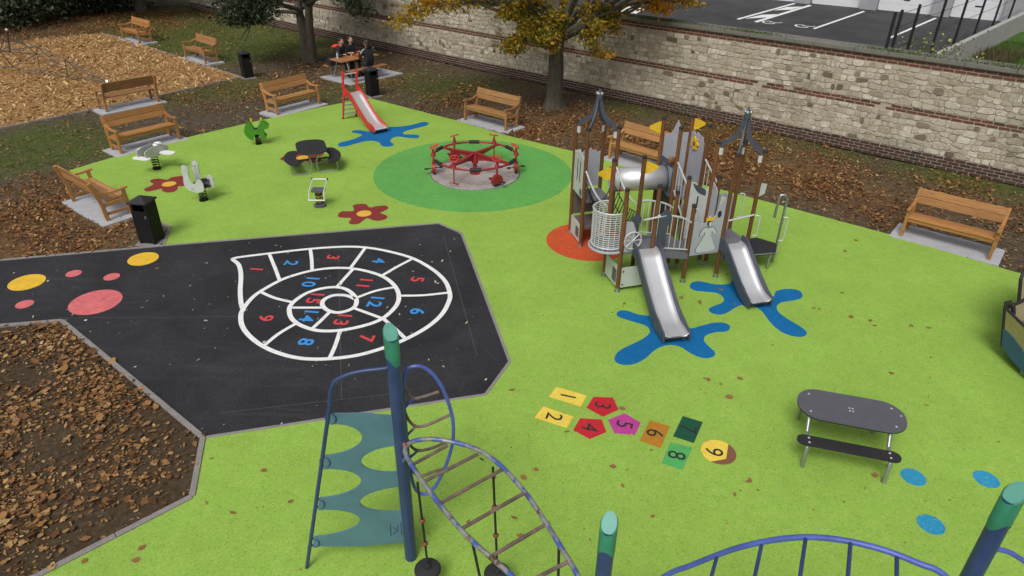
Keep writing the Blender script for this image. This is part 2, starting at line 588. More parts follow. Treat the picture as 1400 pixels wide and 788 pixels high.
def stone_mat():
    m, nt, b = nodes_of('rubble_limestone')
    g = nt.nodes.new('ShaderNodeNewGeometry')
    oi = nt.nodes.new('ShaderNodeObjectInfo')
    a = N(nt, 'ShaderNodeMath', operation='ADD')
    nt.links.new(g.outputs['Random Per Island'], a.inputs[0])
    nt.links.new(oi.outputs['Random'], a.inputs[1])
    fr = N(nt, 'ShaderNodeMath', operation='FRACT')
    nt.links.new(a.outputs[0], fr.inputs[0])
    c = ramp(nt, fr.outputs[0], [(0.0, (0.46, 0.41, 0.32)), (0.25, (0.57, 0.515, 0.41)), (0.45, (0.43, 0.37, 0.27)), (0.72, (0.70, 0.655, 0.55)), (0.93, (0.38, 0.32, 0.23)), (0.985, (0.17, 0.135, 0.09))])
    n1 = noise(nt, 14, 5, 0.7, g.outputs['Position'])
    c = mix(nt, 1.0, c, ramp(nt, n1, [(0.3, (0.72,) * 3), (0.7, (1.12,) * 3)]), 'MULTIPLY')
    c = stain(nt, c, g)
    nt.links.new(c, b.inputs['Base Color'])
    b.inputs['Roughness'].default_value = 0.9
    n9 = noise(nt, 45, 4, 0.75, g.outputs['Position'])
    c2_ = mix(nt, 0.35, c, mix(nt, 1.0, c, ramp(nt, n9, [(0.3, (0.55,) * 3), (0.7, (1.35,) * 3)]), 'MULTIPLY'))
    nt.links.new(c2_, b.inputs['Base Color'])
    bump(nt, b, n9, 0.9, 0.02)
    return m

def stain(nt, c, g):
    """moss and soot that streak an old wall"""
    mp = N(nt, 'ShaderNodeMapping')
    mp.inputs['Scale'].default_value = (0.55, 0.55, 1.2)
    nt.links.new(g.outputs['Position'], mp.inputs['Vector'])
    n = noise(nt, 1.0, 6, 0.72, mp.outputs[0], 0.4)
    f = ramp(nt, n, [(0.53, (0, 0, 0)), (0.72, (0.62,) * 3)])
    c = mix(nt, f, c, (0.10, 0.095, 0.055))
    n2 = noise(nt, 3.2, 5, 0.75, g.outputs['Position'])
    f2 = ramp(nt, n2, [(0.64, (0, 0, 0)), (0.76, (0.5,) * 3)])
    return mix(nt, f2, c, (0.055, 0.05, 0.04))
M['stone'] = stone_mat()

def mortar_mat():
    m, nt, b = nodes_of('lime_mortar')
    g = nt.nodes.new('ShaderNodeNewGeometry')
    n1 = noise(nt, 25, 4, 0.7, g.outputs['Position'])
    c = ramp(nt, n1, [(0.3, (0.34, 0.295, 0.225)), (0.7, (0.47, 0.41, 0.32))])
    nt.links.new(stain(nt, c, g), b.inputs['Base Color'])
    b.inputs['Roughness'].default_value = 0.95
    bump(nt, b, n1, 0.5, 0.01)
    return m
M['mortar'] = mortar_mat()

def brick_mat(name, dk):
    m, nt, b = nodes_of(name)
    g = nt.nodes.new('ShaderNodeNewGeometry')
    oi = nt.nodes.new('ShaderNodeObjectInfo')
    a = N(nt, 'ShaderNodeMath', operation='ADD')
    nt.links.new(g.outputs['Random Per Island'], a.inputs[0])
    nt.links.new(oi.outputs['Random'], a.inputs[1])
    fr = N(nt, 'ShaderNodeMath', operation='FRACT')
    nt.links.new(a.outputs[0], fr.inputs[0])
    c = ramp(nt, fr.outputs[0], [(p_, tuple(x * (dk + (1 - dk) * .25 * k_) for k_, x in enumerate(c_))) for p_, c_ in [(0.0, (0.115, 0.040, 0.028)), (0.4, (0.165, 0.055, 0.038)), (0.75, (0.13, 0.05, 0.035)), (0.9, (0.06, 0.032, 0.026)), (1.0, (0.20, 0.085, 0.06))]])
    n1 = noise(nt, 30, 4, 0.7, g.outputs['Position'])
    c = mix(nt, 1.0, c, ramp(nt, n1, [(0.3, (0.7,) * 3), (0.7, (1.15,) * 3)]), 'MULTIPLY')
    nt.links.new(stain(nt, c, g), b.inputs['Base Color'])
    b.inputs['Roughness'].default_value = 0.9
    bump(nt, b, n1, 0.4, 0.006)
    return m
M['brick'] = brick_mat('old_brick', 1.0)
M['brick_damp'] = brick_mat('old_brick_damp', 0.5)

def bark(name, c):
    m, nt, b = nodes_of(name)
    co = wpos(nt)
    mp = N(nt, 'ShaderNodeMapping')
    mp.inputs['Scale'].default_value = (9, 9, 1.6)
    nt.links.new(co, mp.inputs['Vector'])
    n1 = noise(nt, 1.5, 6, 0.7, mp.outputs[0], 0.7)
    n2 = noise(nt, 1.3, 4, 0.6, co)
    cc = ramp(nt, n1, [(0.3, tuple(x * .45 for x in c)), (0.7, tuple(x * 1.3 for x in c))])
    cc = mix(nt, ramp(nt, n2, [(0.45, (0, 0, 0)), (0.7, (0.6,) * 3)]), cc, (0.075, 0.08, 0.045))
    nt.links.new(cc, b.inputs['Base Color'])
    b.inputs['Roughness'].default_value = 0.95
    bump(nt, b, n1, 0.9, 0.03)
    return m
M['bark'] = bark('bark_grey_brown', (0.115, 0.10, 0.075))

LITTER = [(0.0, (0.055, 0.028, 0.012)), (0.25, (0.13, 0.060, 0.022)), (0.48, (0.225, 0.108, 0.038)), (0.68, (0.32, 0.165, 0.062)), (0.84, (0.39, 0.225, 0.095)), (0.95, (0.45, 0.31, 0.12)), (1.0, (0.55, 0.46, 0.30))]
M['litter'] = palette_leaf('leaf_litter', LITTER, 0.12, 0.7, 0.10, 0.7)
M['litter_far'] = palette_leaf('leaf_litter_russet', [(0.0, (0.042, 0.020, 0.010)), (0.25, (0.115, 0.048, 0.018)), (0.5, (0.205, 0.088, 0.030)), (0.72, (0.30, 0.140, 0.046)), (0.88, (0.36, 0.20, 0.080)), (1.0, (0.43, 0.31, 0.12))], 0.12, 0.7, 0.12, 0.7)
M['leaf_or'] = palette_leaf('autumn_maple_leaves', [(0.0, (0.09, 0.11, 0.018)), (0.16, (0.22, 0.20, 0.025)), (0.34, (0.44, 0.30, 0.030)), (0.58, (0.62, 0.36, 0.034)), (0.85, (0.68, 0.34, 0.030)), (1.0, (0.46, 0.15, 0.02))], 0.5, 0.5, 0.30, 0.55)
M['leaf_in'] = palette_leaf('maple_inner_leaves', [(0.0, (0.075, 0.098, 0.016)), (0.28, (0.17, 0.17, 0.022)), (0.50, (0.36, 0.26, 0.028)), (0.75, (0.54, 0.32, 0.03)), (1.0, (0.62, 0.30, 0.026))], 0.35, 0.5, 0.22, 0.8)
M['leaf_dk'] = palette_leaf('dark_evergreen_leaves', [(0.0, (0.012, 0.020, 0.010)), (0.4, (0.026, 0.042, 0.018)), (0.75, (0.045, 0.068, 0.030)), (1.0, (0.085, 0.105, 0.060))], 0.15, 0.45, 0.1)
M['grass'] = palette_leaf('grass_blades', [(0.0, (0.030, 0.060, 0.010)), (0.5, (0.060, 0.115, 0.018)), (0.85, (0.095, 0.140, 0.030)), (1.0, (0.22, 0.19, 0.07))], 0.2, 0.6, 0.1)
M['chip'] = palette_leaf('wood_chips', [(0.0, (0.17, 0.088, 0.034)), (0.4, (0.38, 0.225, 0.088)), (0.75, (0.52, 0.33, 0.145)), (1.0, (0.64, 0.46, 0.24))], 0, 0.8, 0.08, 0.5)
M['bloom'] = palette_leaf('yellow_rose_shrub', [(0.0, (0.05, 0.085, 0.02)), (0.6, (0.14, 0.17, 0.04)), (0.8, (0.55, 0.50, 0.12)), (1.0, (0.75, 0.70, 0.40))], 0.25)

def ground_mat():
    m, nt, b = nodes_of('soil_grass_litter')
    co = wpos(nt)
    at = N(nt, 'ShaderNodeAttribute', attribute_name='cover')
    sp = nt.nodes.new('ShaderNodeSeparateColor')
    nt.links.new(at.outputs['Color'], sp.inputs[0])
    n1 = noise(nt, 1.1, 6, 0.68, co, 0.3)
    n2 = noise(nt, 26, 4, 0.7, co)
    n3 = noise(nt, 7, 6, 0.75, co)
    n4 = noise(nt, 2.6, 8, 0.74, co, 0.5)
    soil = ramp(nt, n2, [(0.25, (0.040, 0.031, 0.020)), (0.55, (0.094, 0.074, 0.049)), (0.8, (0.17, 0.136, 0.095))])
    grass = ramp(nt, n2, [(0.25, (0.030, 0.042, 0.010)), (0.55, (0.078, 0.100, 0.022)), (0.8, (0.14, 0.145, 0.045))])
    lit = ramp(nt, n2, [(0.25, (0.060, 0.034, 0.015)), (0.5, (0.155, 0.085, 0.034)), (0.75, (0.30, 0.165, 0.065))])
    def thr(ch, w=0.16, dn=n4):
        a = N(nt, 'ShaderNodeMath', operation='ADD')
        nt.links.new(sp.outputs[ch], a.inputs[0])
        nt.links.new(dn, a.inputs[1])
        r_ = N(nt, 'ShaderNodeMapRange')
        r_.inputs['From Min'].default_value = 1.0 - w
        r_.inputs['From Max'].default_value = 1.0 + w
        nt.links.new(a.outputs[0], r_.inputs['Value'])
        return r_.outputs[0]
    c = mix(nt, thr(0), soil, grass)
    c = mix(nt, thr(1, 0.25, n3), c, lit)
    n5 = noise(nt, 5.0, 8, 0.8, co)
    c = mix(nt, 1.0, c, ramp(nt, n5, [(0.32, (0.62,) * 3), (0.68, (1.38,) * 3)]), 'MULTIPLY')
    nt.links.new(c, b.inputs['Base Color'])
    b.inputs['Roughness'].default_value = 0.95
    b.inputs['Specular IOR Level'].default_value = 0.2
    bump(nt, b, n2, 0.7, 0.03)
    return m
M['ground'] = ground_mat()

def simple_noise_mat(name, stops, scale, bs=0.5, bd=0.02):
    m, nt, b = nodes_of(name)
    co = wpos(nt)
    n1 = noise(nt, scale, 5, 0.7, co)
    n2 = noise(nt, 1.0, 4, 0.6, co)
    c = mix(nt, 1.0, ramp(nt, n1, stops), ramp(nt, n2, [(0.3, (0.75,) * 3), (0.7, (1.1,) * 3)]), 'MULTIPLY')
    nt.links.new(c, b.inputs['Base Color'])
    b.inputs['Roughness'].default_value = 0.95
    b.inputs['Specular IOR Level'].default_value = 0.2
    bump(nt, b, n1, bs, bd)
    return m
M['bed'] = simple_noise_mat('bed_soil', [(0.25, (0.030, 0.020, 0.011)), (0.55, (0.072, 0.050, 0.029)), (0.8, (0.15, 0.110, 0.068))], 12)
M['chips_bed'] = simple_noise_mat('wood_chip_bed', [(0.25, (0.15, 0.072, 0.026)), (0.5, (0.33, 0.18, 0.068)), (0.75, (0.47, 0.29, 0.12))], 30)
M['lawn2'] = simple_noise_mat('far_lawn', [(0.25, (0.03, 0.07, 0.012)), (0.6, (0.07, 0.15, 0.02)), (0.85, (0.12, 0.20, 0.035))], 14)
M['skin'] = pbr('skin', (0.50, 0.29, 0.21), 0.55, var=0.06)
M['coat'] = pbr('coat_navy_black', (0.014, 0.016, 0.022), 0.85, var=0.3, scale=12)
M['jean'] = pbr('trousers_dark', (0.018, 0.024, 0.036), 0.85, var=0.3, scale=12)
M['hair'] = pbr('hair_brown', (0.040, 0.022, 0.013), 0.6)
M['hair2'] = pbr('hair_black', (0.012, 0.010, 0.009), 0.6)
M['redcloth'] = pbr('red_orange_cloth', (0.62, 0.055, 0.030), 0.8)
M['grncloth'] = pbr('green_cloth', (0.015, 0.09, 0.045), 0.8)
M['bottle'] = pbr('clear_bottle', (0.45, 0.55, 0.55), 0.15)

# ------------------------------------------------------------------ the ground
def inside(poly, x, y):
    """vectorised point in polygon"""
    r = np.zeros(np.shape(x), bool)
    n = len(poly)
    for i in range(n):
        x0, y0 = poly[i]
        x1, y1 = poly[(i + 1) % n]
        c = ((y0 > y) != (y1 > y)) & (x < (x1 - x0) * (y - y0) / (y1 - y0 + 1e-12) + x0)
        r ^= c
    return r

RUBBER = [(-7.324, 12.977), (-1.674, 14.268), (-1.127, 13.775), (-0.018, 9.065), (-0.374, 8.225), (-4.238, 7.204), (-3.959, 6.14)] + [(-5.9, 4.3), (-8.0, 2.6), (-8.0, 1.0), (16.0, 1.0), (16.0, 10.35), (12.6, 11.75)] + [(10.185, 12.323), (8.412, 14.012), (5.494, 16.349), (1.634, 19.321), (-0.336, 20.707), (-1.849, 22.064), (-5.153, 24.606), (-6.551, 23.425), (-8.31, 21.598), (-9.742, 20.004), (-10.919, 18.421), (-11.663, 17.205), (-8.809, 14.767), (-7.568, 13.861)]
ASPHALT = [(-7.324, 12.977), (-1.674, 14.268), (-1.127, 13.775), (-0.018, 9.065), (-0.374, 8.225), (-4.238, 7.204), (-7.814, 10.07), (-8.775, 9.884)] + [(-14.0, 9.2), (-15.5, 11.1)] + [(-10.289, 12.235)]
BED = [(-8.775, 9.884), (-7.814, 10.07), (-4.238, 7.204), (-3.959, 6.14)] + [(-5.9, 4.3), (-8.0, 2.6), (-12.0, 2.6), (-14.0, 9.2)]
CHIPS = [(-15.704, 20.648), (-13.47, 23.337), (-10.644, 27.376), (-19.204, 34.846), (-20.45, 35.686), (-22.446, 34.425), (-23.525, 32.798)] + [(-34, 33), (-34, 22)]

WALL_ANG = math.atan2(-0.633, 0.774)
WALL_LEN = 46.0
wall_o = Vector((13.3 - 0.774 * 42, 17.03 + 0.633 * 42, 0))
EXV, NV = Vector((0.774, -0.633, 0)), Vector((0.633, 0.774, 0))
def wall_dist(x, y):
    return (x - 13.3) * 0.633 + (y - 17.03) * 0.774      # < 0 on the playground side

def blobs(x, y, lst):
    r = np.zeros(np.shape(x))
    for (cx, cy), rad, a in lst:
        r = np.maximum(r, a * np.exp(-((x - cx) ** 2 + (y - cy) ** 2) / (rad * rad)))
    return r
GRASS_B = [((-16.23, 36.199), 6.5, .95), ((-12.825, 33.723), 5.0, .92), ((-20.393, 41.366), 6, .72), ((-13.837, 19.753), 2.6, .72), ((-12.543, 25.196), 3.0, .70), ((-13.717, 18.186), 2.4, .67), ((-2.304, 26.285), 3.2, .64), ((-12.472, 18.843), 2.5, .67), ((-10.119, 25.849), 2.6, .67), ((-5.998, 25.555), 2.5, .60), ((6.641, 20.669), 3.5, .62), ((3.929, 23.69), 2.0, .60), ((12.574, 18.113), 3.0, .74), ((9.642, 19.791), 2.0, .57), ((-6.521, 22.32), 2.0, .37), ((-4.088, 27.295), 3, .57), ((-10.476, 33.89), 4, .67)]
LIT_B = [((-10.577, 14.221), 2.6, .66), ((-10.545, 13.114), 2.2, .66), ((-8.897, 13.522), 1.6, .62), ((-11.57, 15.905), 1.6, .50), ((1.333, 21.901), 3.2, .62), ((4.268, 19.885), 3.2, .68), ((6.122, 18.713), 2.8, .70), ((7.801, 17.652), 2.6, .66), ((9.008, 15.965), 2.2, .56), ((10.979, 16.267), 3, .42), ((-1.633, 24.316), 3, .42), ((-6.575, 28.339), 5, .36), ((-8.788, 25.923), 3.5, .38), ((-23.475, 38.748), 9, .5), ((-10.544, 24.804), 3.5, .33), ((6.458, 19.98), 4.5, .5)]
def grass_amt(x, y):
    return blobs(x, y, GRASS_B)
def litter_amt(x, y):
    return blobs(x, y, LIT_B)

gx = np.concatenate([[-900, -300, -120, -60], np.arange(-40, 24.1, 0.5), [40, 80, 200, 900]])
gy = np.concatenate([[-300, -60, -15], np.arange(0, 56.1, 0.5), [75, 120, 300, 1500]])
X, Y = np.meshgrid(gx, gy)
und = 0.025 * np.sin(X * 1.3 + 0.7 * Y) * np.sin(Y * 0.9) - 0.03
gv = np.stack([X, Y, und], -1).reshape(-1, 3)
nx, ny = len(gx), len(gy)
gf = [(j * nx + i, j * nx + i + 1, (j + 1) * nx + i + 1, (j + 1) * nx + i) for j in range(ny - 1) for i in range(nx - 1)]
gm = bpy.data.meshes.new('ground')
gm.from_pydata(gv.tolist(), [], gf)
ca = gm.color_attributes.new('cover', 'FLOAT_COLOR', 'POINT')
cv = np.zeros((len(gv), 4))
cv[:, 0] = grass_amt(gv[:, 0], gv[:, 1])
cv[:, 1] = litter_amt(gv[:, 0], gv[:, 1])
cv[:, 3] = 1
ca.data.foreach_set('color', cv.ravel())
gm.polygons.foreach_set('use_smooth', [True] * len(gf))
gm.materials.append(M['ground'])
ground = kind(link('ground', gm), 'structure')

def sheet(name, poly, z, mat, parent=None, k='structure', t=0.06, label=None):
    """a slab whose top lies at z"""
    a = sum(poly[i][0] * poly[(i + 1) % len(poly)][1] - poly[(i + 1) % len(poly)][0] * poly[i][1] for i in range(len(poly)))
    if a < 0:
        poly = poly[::-1]
    o = MB().prism(poly, t, Matrix.Translation((0, 0, z - t / 2))).build(name, mat, parent, label=label)
    if parent is None and k:
        kind(o, k)
    return o
ZR, ZA = 0.020, 0.012
rubber_o = sheet('rubber_surface', RUBBER, ZR, M['green'])
asphalt_o = sheet('asphalt_path', ASPHALT, ZA, M['asphalt'])
bed_o = sheet('planting_bed', BED, 0.004, M['bed'])
chips_o = sheet('wood_chip_area', CHIPS, 0.012, M['chips_bed'])

def edging(name, path, w, z, step=1.0):
    """concrete edging laid as single kerb stones"""
    root = kind(thing(name, 'x', 'kerb'), 'structure')
    del root['label'], root['category']
    pts = [Vector((a, b, 0)) for a, b in path]
    for a, b in zip(pts[:-1], pts[1:]):
        L = (b - a).length
        n = max(1, round(L / step))
        for k in range(n):
            p, q = a + (b - a) * (k / n), a + (b - a) * ((k + 1) / n)
            dd = (q - p).normalized() * 0.004
            MB().beam(p + dd + Vector((0, 0, z - .05)), q - dd + Vector((0, 0, z - .05 + random.uniform(-.002, .002))), w, 0.1).build('kerb_stone', M['kerb'], root, 0.004)
    return root
edging('bed_kerb', [(-14.0, 9.2)] + [(-8.775, 9.884), (-7.814, 10.07), (-4.238, 7.204), (-3.959, 6.14)] + [(-5.9, 4.3), (-8.0, 2.6)], 0.075, 0.040)
edging('asphalt_kerb', [(-7.324, 12.977), (-1.674, 14.268), (-1.127, 13.775), (-0.018, 9.065), (-0.374, 8.225), (-4.238, 7.204)], 0.05, 0.028)
edging('path_kerb', [(-15.5, 11.1)] + [(-10.289, 12.235), (-7.324, 12.977), (-7.568, 13.861), (-8.809, 14.767)], 0.06, 0.030)
edging('chip_area_kerb', [(-34, 22)] + [(-15.704, 20.648), (-13.47, 23.337), (-10.644, 27.376), (-19.204, 34.846), (-20.45, 35.686)], 0.05, 0.03, 2.0)

# ------------------------------------------------------------------ rubber inlays
def flat(name, poly, z, mat, parent, label=None):
    a = sum(poly[i][0] * poly[(i + 1) % len(poly)][1] - poly[(i + 1) % len(poly)][0] * poly[i][1] for i in range(len(poly)))
    if a < 0:
        poly = poly[::-1]
    return MB().prism(poly, 0.004, Matrix.Translation((0, 0, z - 0.002))).build(name, mat, parent, label=label)
CAR = (-1.02, 17.38)
flat('green_circle', circle(-1.08, 17.52, 2.62, 96), ZR + .004, M['green2'], rubber_o, 'large darker green circle under the red carousel')
flat('orange_circle', circle(*(1.646, 13.469), 0.92, 72), ZR + .004, M['orange'], rubber_o, 'orange red circle under the play tower')
SPL_A = [(-5.129, 19.558), (-5.092, 19.757), (-4.844, 19.985), (-4.679, 20.249), (-4.61, 20.46), (-4.747, 20.595), (-4.966, 20.71), (-4.968, 20.855), (-4.755, 20.919), (-4.337, 20.793), (-3.965, 21.27), (-3.575, 21.344), (-3.255, 21.53), (-2.946, 21.853), (-2.765, 21.804), (-2.737, 21.554), (-2.94, 21.318), (-3.196, 21.083), (-3.388, 20.837), (-3.386, 20.622), (-3.24, 20.575), (-2.959, 20.553), (-2.865, 20.382), (-2.92, 20.241), (-3.197, 20.263), (-3.54, 20.352), (-3.67, 20.122), (-3.657, 19.87), (-3.535, 19.677), (-3.545, 19.497), (-3.719, 19.425), (-3.87, 19.531), (-3.965, 19.773), (-4.182, 19.93), (-4.441, 19.869), (-4.663, 19.627), (-4.883, 19.407), (-5.063, 19.383)]
SPL_B = [(1.892, 10.57), (1.956, 10.652), (2.083, 10.655), (2.28, 10.533), (2.487, 10.486), (2.784, 10.364), (3.084, 10.118), (3.308, 10.186), (3.541, 10.287), (3.722, 10.311), (3.824, 10.231), (3.802, 10.105), (3.701, 10.022), (3.504, 9.993), (3.323, 9.879), (3.271, 9.729), (3.314, 9.556), (3.37, 9.415), (3.336, 9.303), (3.205, 9.234), (3.067, 9.269), (2.933, 9.404), (2.83, 9.544), (2.674, 9.597), (2.496, 9.535), (2.339, 9.39), (2.176, 9.192), (1.994, 9.053), (1.798, 9.022), (1.687, 9.11), (1.706, 9.263), (1.819, 9.433), (2.042, 9.611), (2.232, 9.762), (2.38, 9.946), (2.388, 10.1), (2.334, 10.192), (2.173, 10.284), (2.01, 10.376), (1.898, 10.471)]
SPL_C = [(3.431, 11.609), (3.502, 11.726), (3.666, 11.769), (3.95, 11.662), (4.231, 11.708), (4.383, 11.987), (4.592, 11.757), (4.894, 11.241), (5.029, 11.428), (5.25, 11.524), (5.468, 11.492), (5.502, 11.331), (5.416, 11.183), (5.26, 11.108), (5.012, 11.03), (4.873, 10.887), (4.843, 10.681), (4.929, 10.452), (5.064, 10.232), (5.12, 10.046), (5.042, 9.922), (4.88, 9.9), (4.71, 10.005), (4.607, 10.22), (4.571, 10.443), (4.545, 10.707), (4.45, 10.875), (4.239, 10.904), (4.063, 10.796), (3.873, 10.622), (3.717, 10.571), (3.592, 10.648), (3.603, 10.77), (3.696, 10.855), (3.893, 10.985), (3.963, 11.143), (3.904, 11.323), (3.727, 11.369), (3.509, 11.408), (3.422, 11.495)]
for pts, lb in ((SPL_A, 'blue splash shape at the foot of the small red slide'), (SPL_B, 'blue splash shape under the longer tower slide'), (SPL_C, 'blue splash shape under the shorter tower slide')):
    flat('blue_splash', cat_rom(pts, 4, True), ZR + .004, M['blue'], rubber_o, lb)
FL1 = [(-9.057, 15.882), (-9.144, 16.02), (-9.074, 16.214), (-9.071, 16.36), (-9.208, 16.478), (-9.239, 16.626), (-9.088, 16.708), (-8.848, 16.641), (-8.803, 16.808), (-8.608, 16.905), (-8.471, 16.859), (-8.311, 16.574), (-8.263, 16.244), (-8.383, 16.203), (-8.322, 16.027), (-8.346, 15.85), (-8.486, 15.81), (-8.645, 15.897), (-8.72, 16.035), (-8.84, 15.948), (-8.958, 15.862)]
FL2 = [(-4.037, 14.665), (-3.989, 14.831), (-3.739, 14.861), (-3.75, 15.017), (-3.803, 15.176), (-3.693, 15.277), (-3.518, 15.272), (-3.387, 15.083), (-3.237, 15.163), (-3.027, 15.203), (-2.94, 15.046), (-3.017, 14.886), (-3.085, 14.78), (-2.912, 14.632), (-2.888, 14.483), (-3.013, 14.359), (-3.182, 14.373), (-3.328, 14.487), (-3.388, 14.366), (-3.474, 14.169), (-3.633, 14.144), (-3.706, 14.258), (-3.698, 14.455), (-3.87, 14.479), (-3.997, 14.525)]
c2, c3 = (-3.449, 14.726), (-5.854, 18.396)
FL3 = [(x - c2[0] + c3[0], y - c2[1] + c3[1]) for x, y in FL2]
for pts, c, lb in ((FL1, (-8.671, 16.35), 'maroon flower with yellow centre beside the bird springer'), (FL2, c2, 'maroon flower with yellow centre near the asphalt edge'), (FL3, c3, 'maroon flower with yellow centre under the small black table')):
    fo = flat('flower', cat_rom(pts, 4, True), ZR + .004, M['maroon'], rubber_o, lb)
    flat('flower_centre', circle(c[0], c[1], 0.17, 28), ZR + .008, M['rub_yel'], fo)
for c in ((5.302, 6.651), (6.247, 6.631), (5.131, 5.868)):
    flat('blue_dot', circle(c[0], c[1], 0.155, 32), ZR + .004, M['cyan'], rubber_o)

# ------------------------------------------------------------------ asphalt markings
for c, r_, mt, lb in (((-9.224, 11.382), .315, 'yellow_paint', 'yellow dot at the left edge of the path'), ((-8.534, 11.744), .14, 'pink', None), ((-7.739, 11.637), .145, 'pink', None), ((-7.478, 12.383), .29, 'yellow_paint', 'yellow dot beside the near black bin'), ((-7.564, 10.709), .44, 'pink', 'largest coral dot on the path'), ((-8.787, 10.6), .147, 'pink', None)):
    flat('painted_dot', circle(c[0], c[1], r_, 40), ZA + .004, M[mt], asphalt_o, lb)
for pa, pb in ([(-8.055, 10.157), (-4.773, 10.291)], [(-3.582, 12.662), (-2.517, 8.074)], [(-1.521, 13.689), (-0.558, 9.232)], [(-4.209, 7.725), (-1.529, 8.268)]):
    MB().strip([pa, pb], 0.009, ZA + .003).build('chalk_line', M['chalk'], asphalt_o)

snail = thing('snail_marking', 'x', 'x')
del snail['category']
snail['label'] = 'white spiral snail painted on the black asphalt with numbered fields'
snail.parent = asphalt_o
Zs = ZA + .004
SP = [(-5.673, 12.402), (-5.616, 12.496), (-5.025, 12.694), (-4.276, 12.918), (-3.56, 13.047), (-3.068, 13.021), (-2.555, 12.851), (-2.036, 12.566), (-1.587, 12.112), (-1.299, 11.657), (-1.166, 11.191), (-1.162, 10.873), (-1.252, 10.446), (-1.461, 10.04), (-1.779, 9.67), (-2.097, 9.413), (-2.494, 9.189), (-2.932, 9.081), (-3.331, 9.071), (-3.705, 9.174), (-4.091, 9.39), (-4.428, 9.693), (-4.664, 10.013), (-4.799, 10.352), (-4.823, 10.589), (-4.797, 10.899), (-4.716, 11.157), (-4.475, 11.58), (-4.232, 11.818), (-3.933, 12.006), (-3.57, 12.112), (-3.179, 12.102), (-2.8, 11.967), (-2.486, 11.763), (-2.249, 11.459), (-2.111, 11.1), (-2.103, 10.724), (-2.275, 10.303), (-2.545, 10.068), (-2.941, 9.903), (-3.302, 9.883), (-3.611, 10.013), (-3.834, 10.204), (-3.961, 10.433), (-4.013, 10.672), (-3.952, 10.922), (-3.815, 11.15), (-3.587, 11.308), (-3.33, 11.361), (-3.108, 11.268), (-2.906, 11.014), (-2.839, 10.765), (-2.898, 10.581), (-3.097, 10.468), (-3.305, 10.54), (-3.444, 10.718), (-3.456, 10.904), (-3.327, 11.054), (-3.133, 11.072), (-2.988, 11.012), (-2.9, 10.938)]
MB().strip(cat_rom(SP, 6), 0.085, Zs).build('spiral_line', M['white'], snail)
NECK = [(-5.673, 12.402), (-5.471, 12.181), (-5.28, 11.752), (-5.108, 11.212), (-4.942, 10.77), (-4.792, 10.47)]
MB().strip(cat_rom(NECK, 6), 0.085, Zs + .0015).build('neck_line', M['white'], snail)
for dv in ([(-5.025, 12.694), (-4.704, 12.056), (-4.475, 11.58)], [(-4.227, 12.903), (-4.082, 12.45), (-3.961, 12.005)], [(-3.098, 13.02), (-3.163, 12.555), (-3.231, 12.1)], [(-2.036, 12.566), (-2.309, 12.201), (-2.549, 11.831)], [(-1.192, 11.223), (-1.648, 11.113), (-2.091, 11.082)], [(-1.779, 9.67), (-2.005, 9.971), (-2.275, 10.303)], [(-2.935, 9.095), (-2.922, 9.418), (-2.938, 9.892)], [(-4.106, 9.389), (-3.966, 9.758), (-3.756, 10.093)], [(-4.695, 11.145), (-4.384, 10.942), (-3.999, 10.795)], [(-3.161, 12.102), (-3.262, 11.67), (-3.33, 11.361)], [(-2.238, 11.392), (-2.568, 11.25), (-2.883, 10.983)], [(-2.291, 10.302), (-2.627, 10.498), (-2.879, 10.642)], [(-3.437, 9.934), (-3.347, 10.188), (-3.259, 10.481)], [(-3.964, 10.612), (-3.677, 10.62), (-3.422, 10.627)]):
    MB().strip(cat_rom(dv, 4), 0.07, Zs - .0015).build('divider_line', M['white'], snail)

def digits(txt, c, size, ang, mat, parent, z, bold=0.02, sx=1.0):
    """painted numeral lying flat, centred on c; ang = reading direction"""
    cu = bpy.data.curves.new('numeral', 'FONT')
    cu.body = txt
    cu.size = 1.0
    cu.align_x = 'CENTER'
    cu.align_y = 'CENTER'
    cu.offset = bold
    cu.space_character = 1.12
    to = bpy.data.objects.new('numeral_src', cu)
    col.objects.link(to)
    bpy.context.view_layer.update()
    me = bpy.data.meshes.new_from_object(to.evaluated_get(bpy.context.evaluated_depsgraph_get()))
    bpy.data.objects.remove(to)
    me.materials.clear()
    me.materials.append(mat)
    n = len(me.vertices)
    co = np.zeros(n * 3)
    me.vertices.foreach_get('co', co)
    co = co.reshape(-1, 3)
    mid = (co[:, :2].max(0) + co[:, :2].min(0)) / 2
    p = (co[:, :2] - mid) * size * np.array([sx, 1.0])
    ca_, sa_ = math.cos(ang), math.sin(ang)
    co[:, 0] = c[0] + p[:, 0] * ca_ - p[:, 1] * sa_
    co[:, 1] = c[1] + p[:, 0] * sa_ + p[:, 1] * ca_
    co[:, 2] = z
    me.vertices.foreach_set('co', co.ravel())
    me.update()
    return link('numeral', me, parent)
SN = [('1', (-5.059, 12.009), 0), ('2', (-4.451, 12.287), 1), ('3', (-3.674, 12.563), 0), ('4', (-2.706, 12.439), 1), ('5', (-1.837, 11.699), 0), ('6', (-1.692, 10.535), 1), ('7', (-2.445, 9.664), 0), ('8', (-3.43, 9.536), 1), ('9', (-4.325, 10.248), 0), ('10', (-3.874, 11.529), 1), ('11', (-2.829, 11.531), 0), ('12', (-2.496, 10.837), 1), ('13', (-2.972, 10.227), 0), ('14', (-3.59, 10.325), 1), ('15', (-3.637, 10.93), 0)]
for tx, c, k in SN:
    digits(tx, c, 0.36, R(-97), M['blue_paint' if k else 'red_paint'], snail, ZA + .008, 0.022, 1.12)

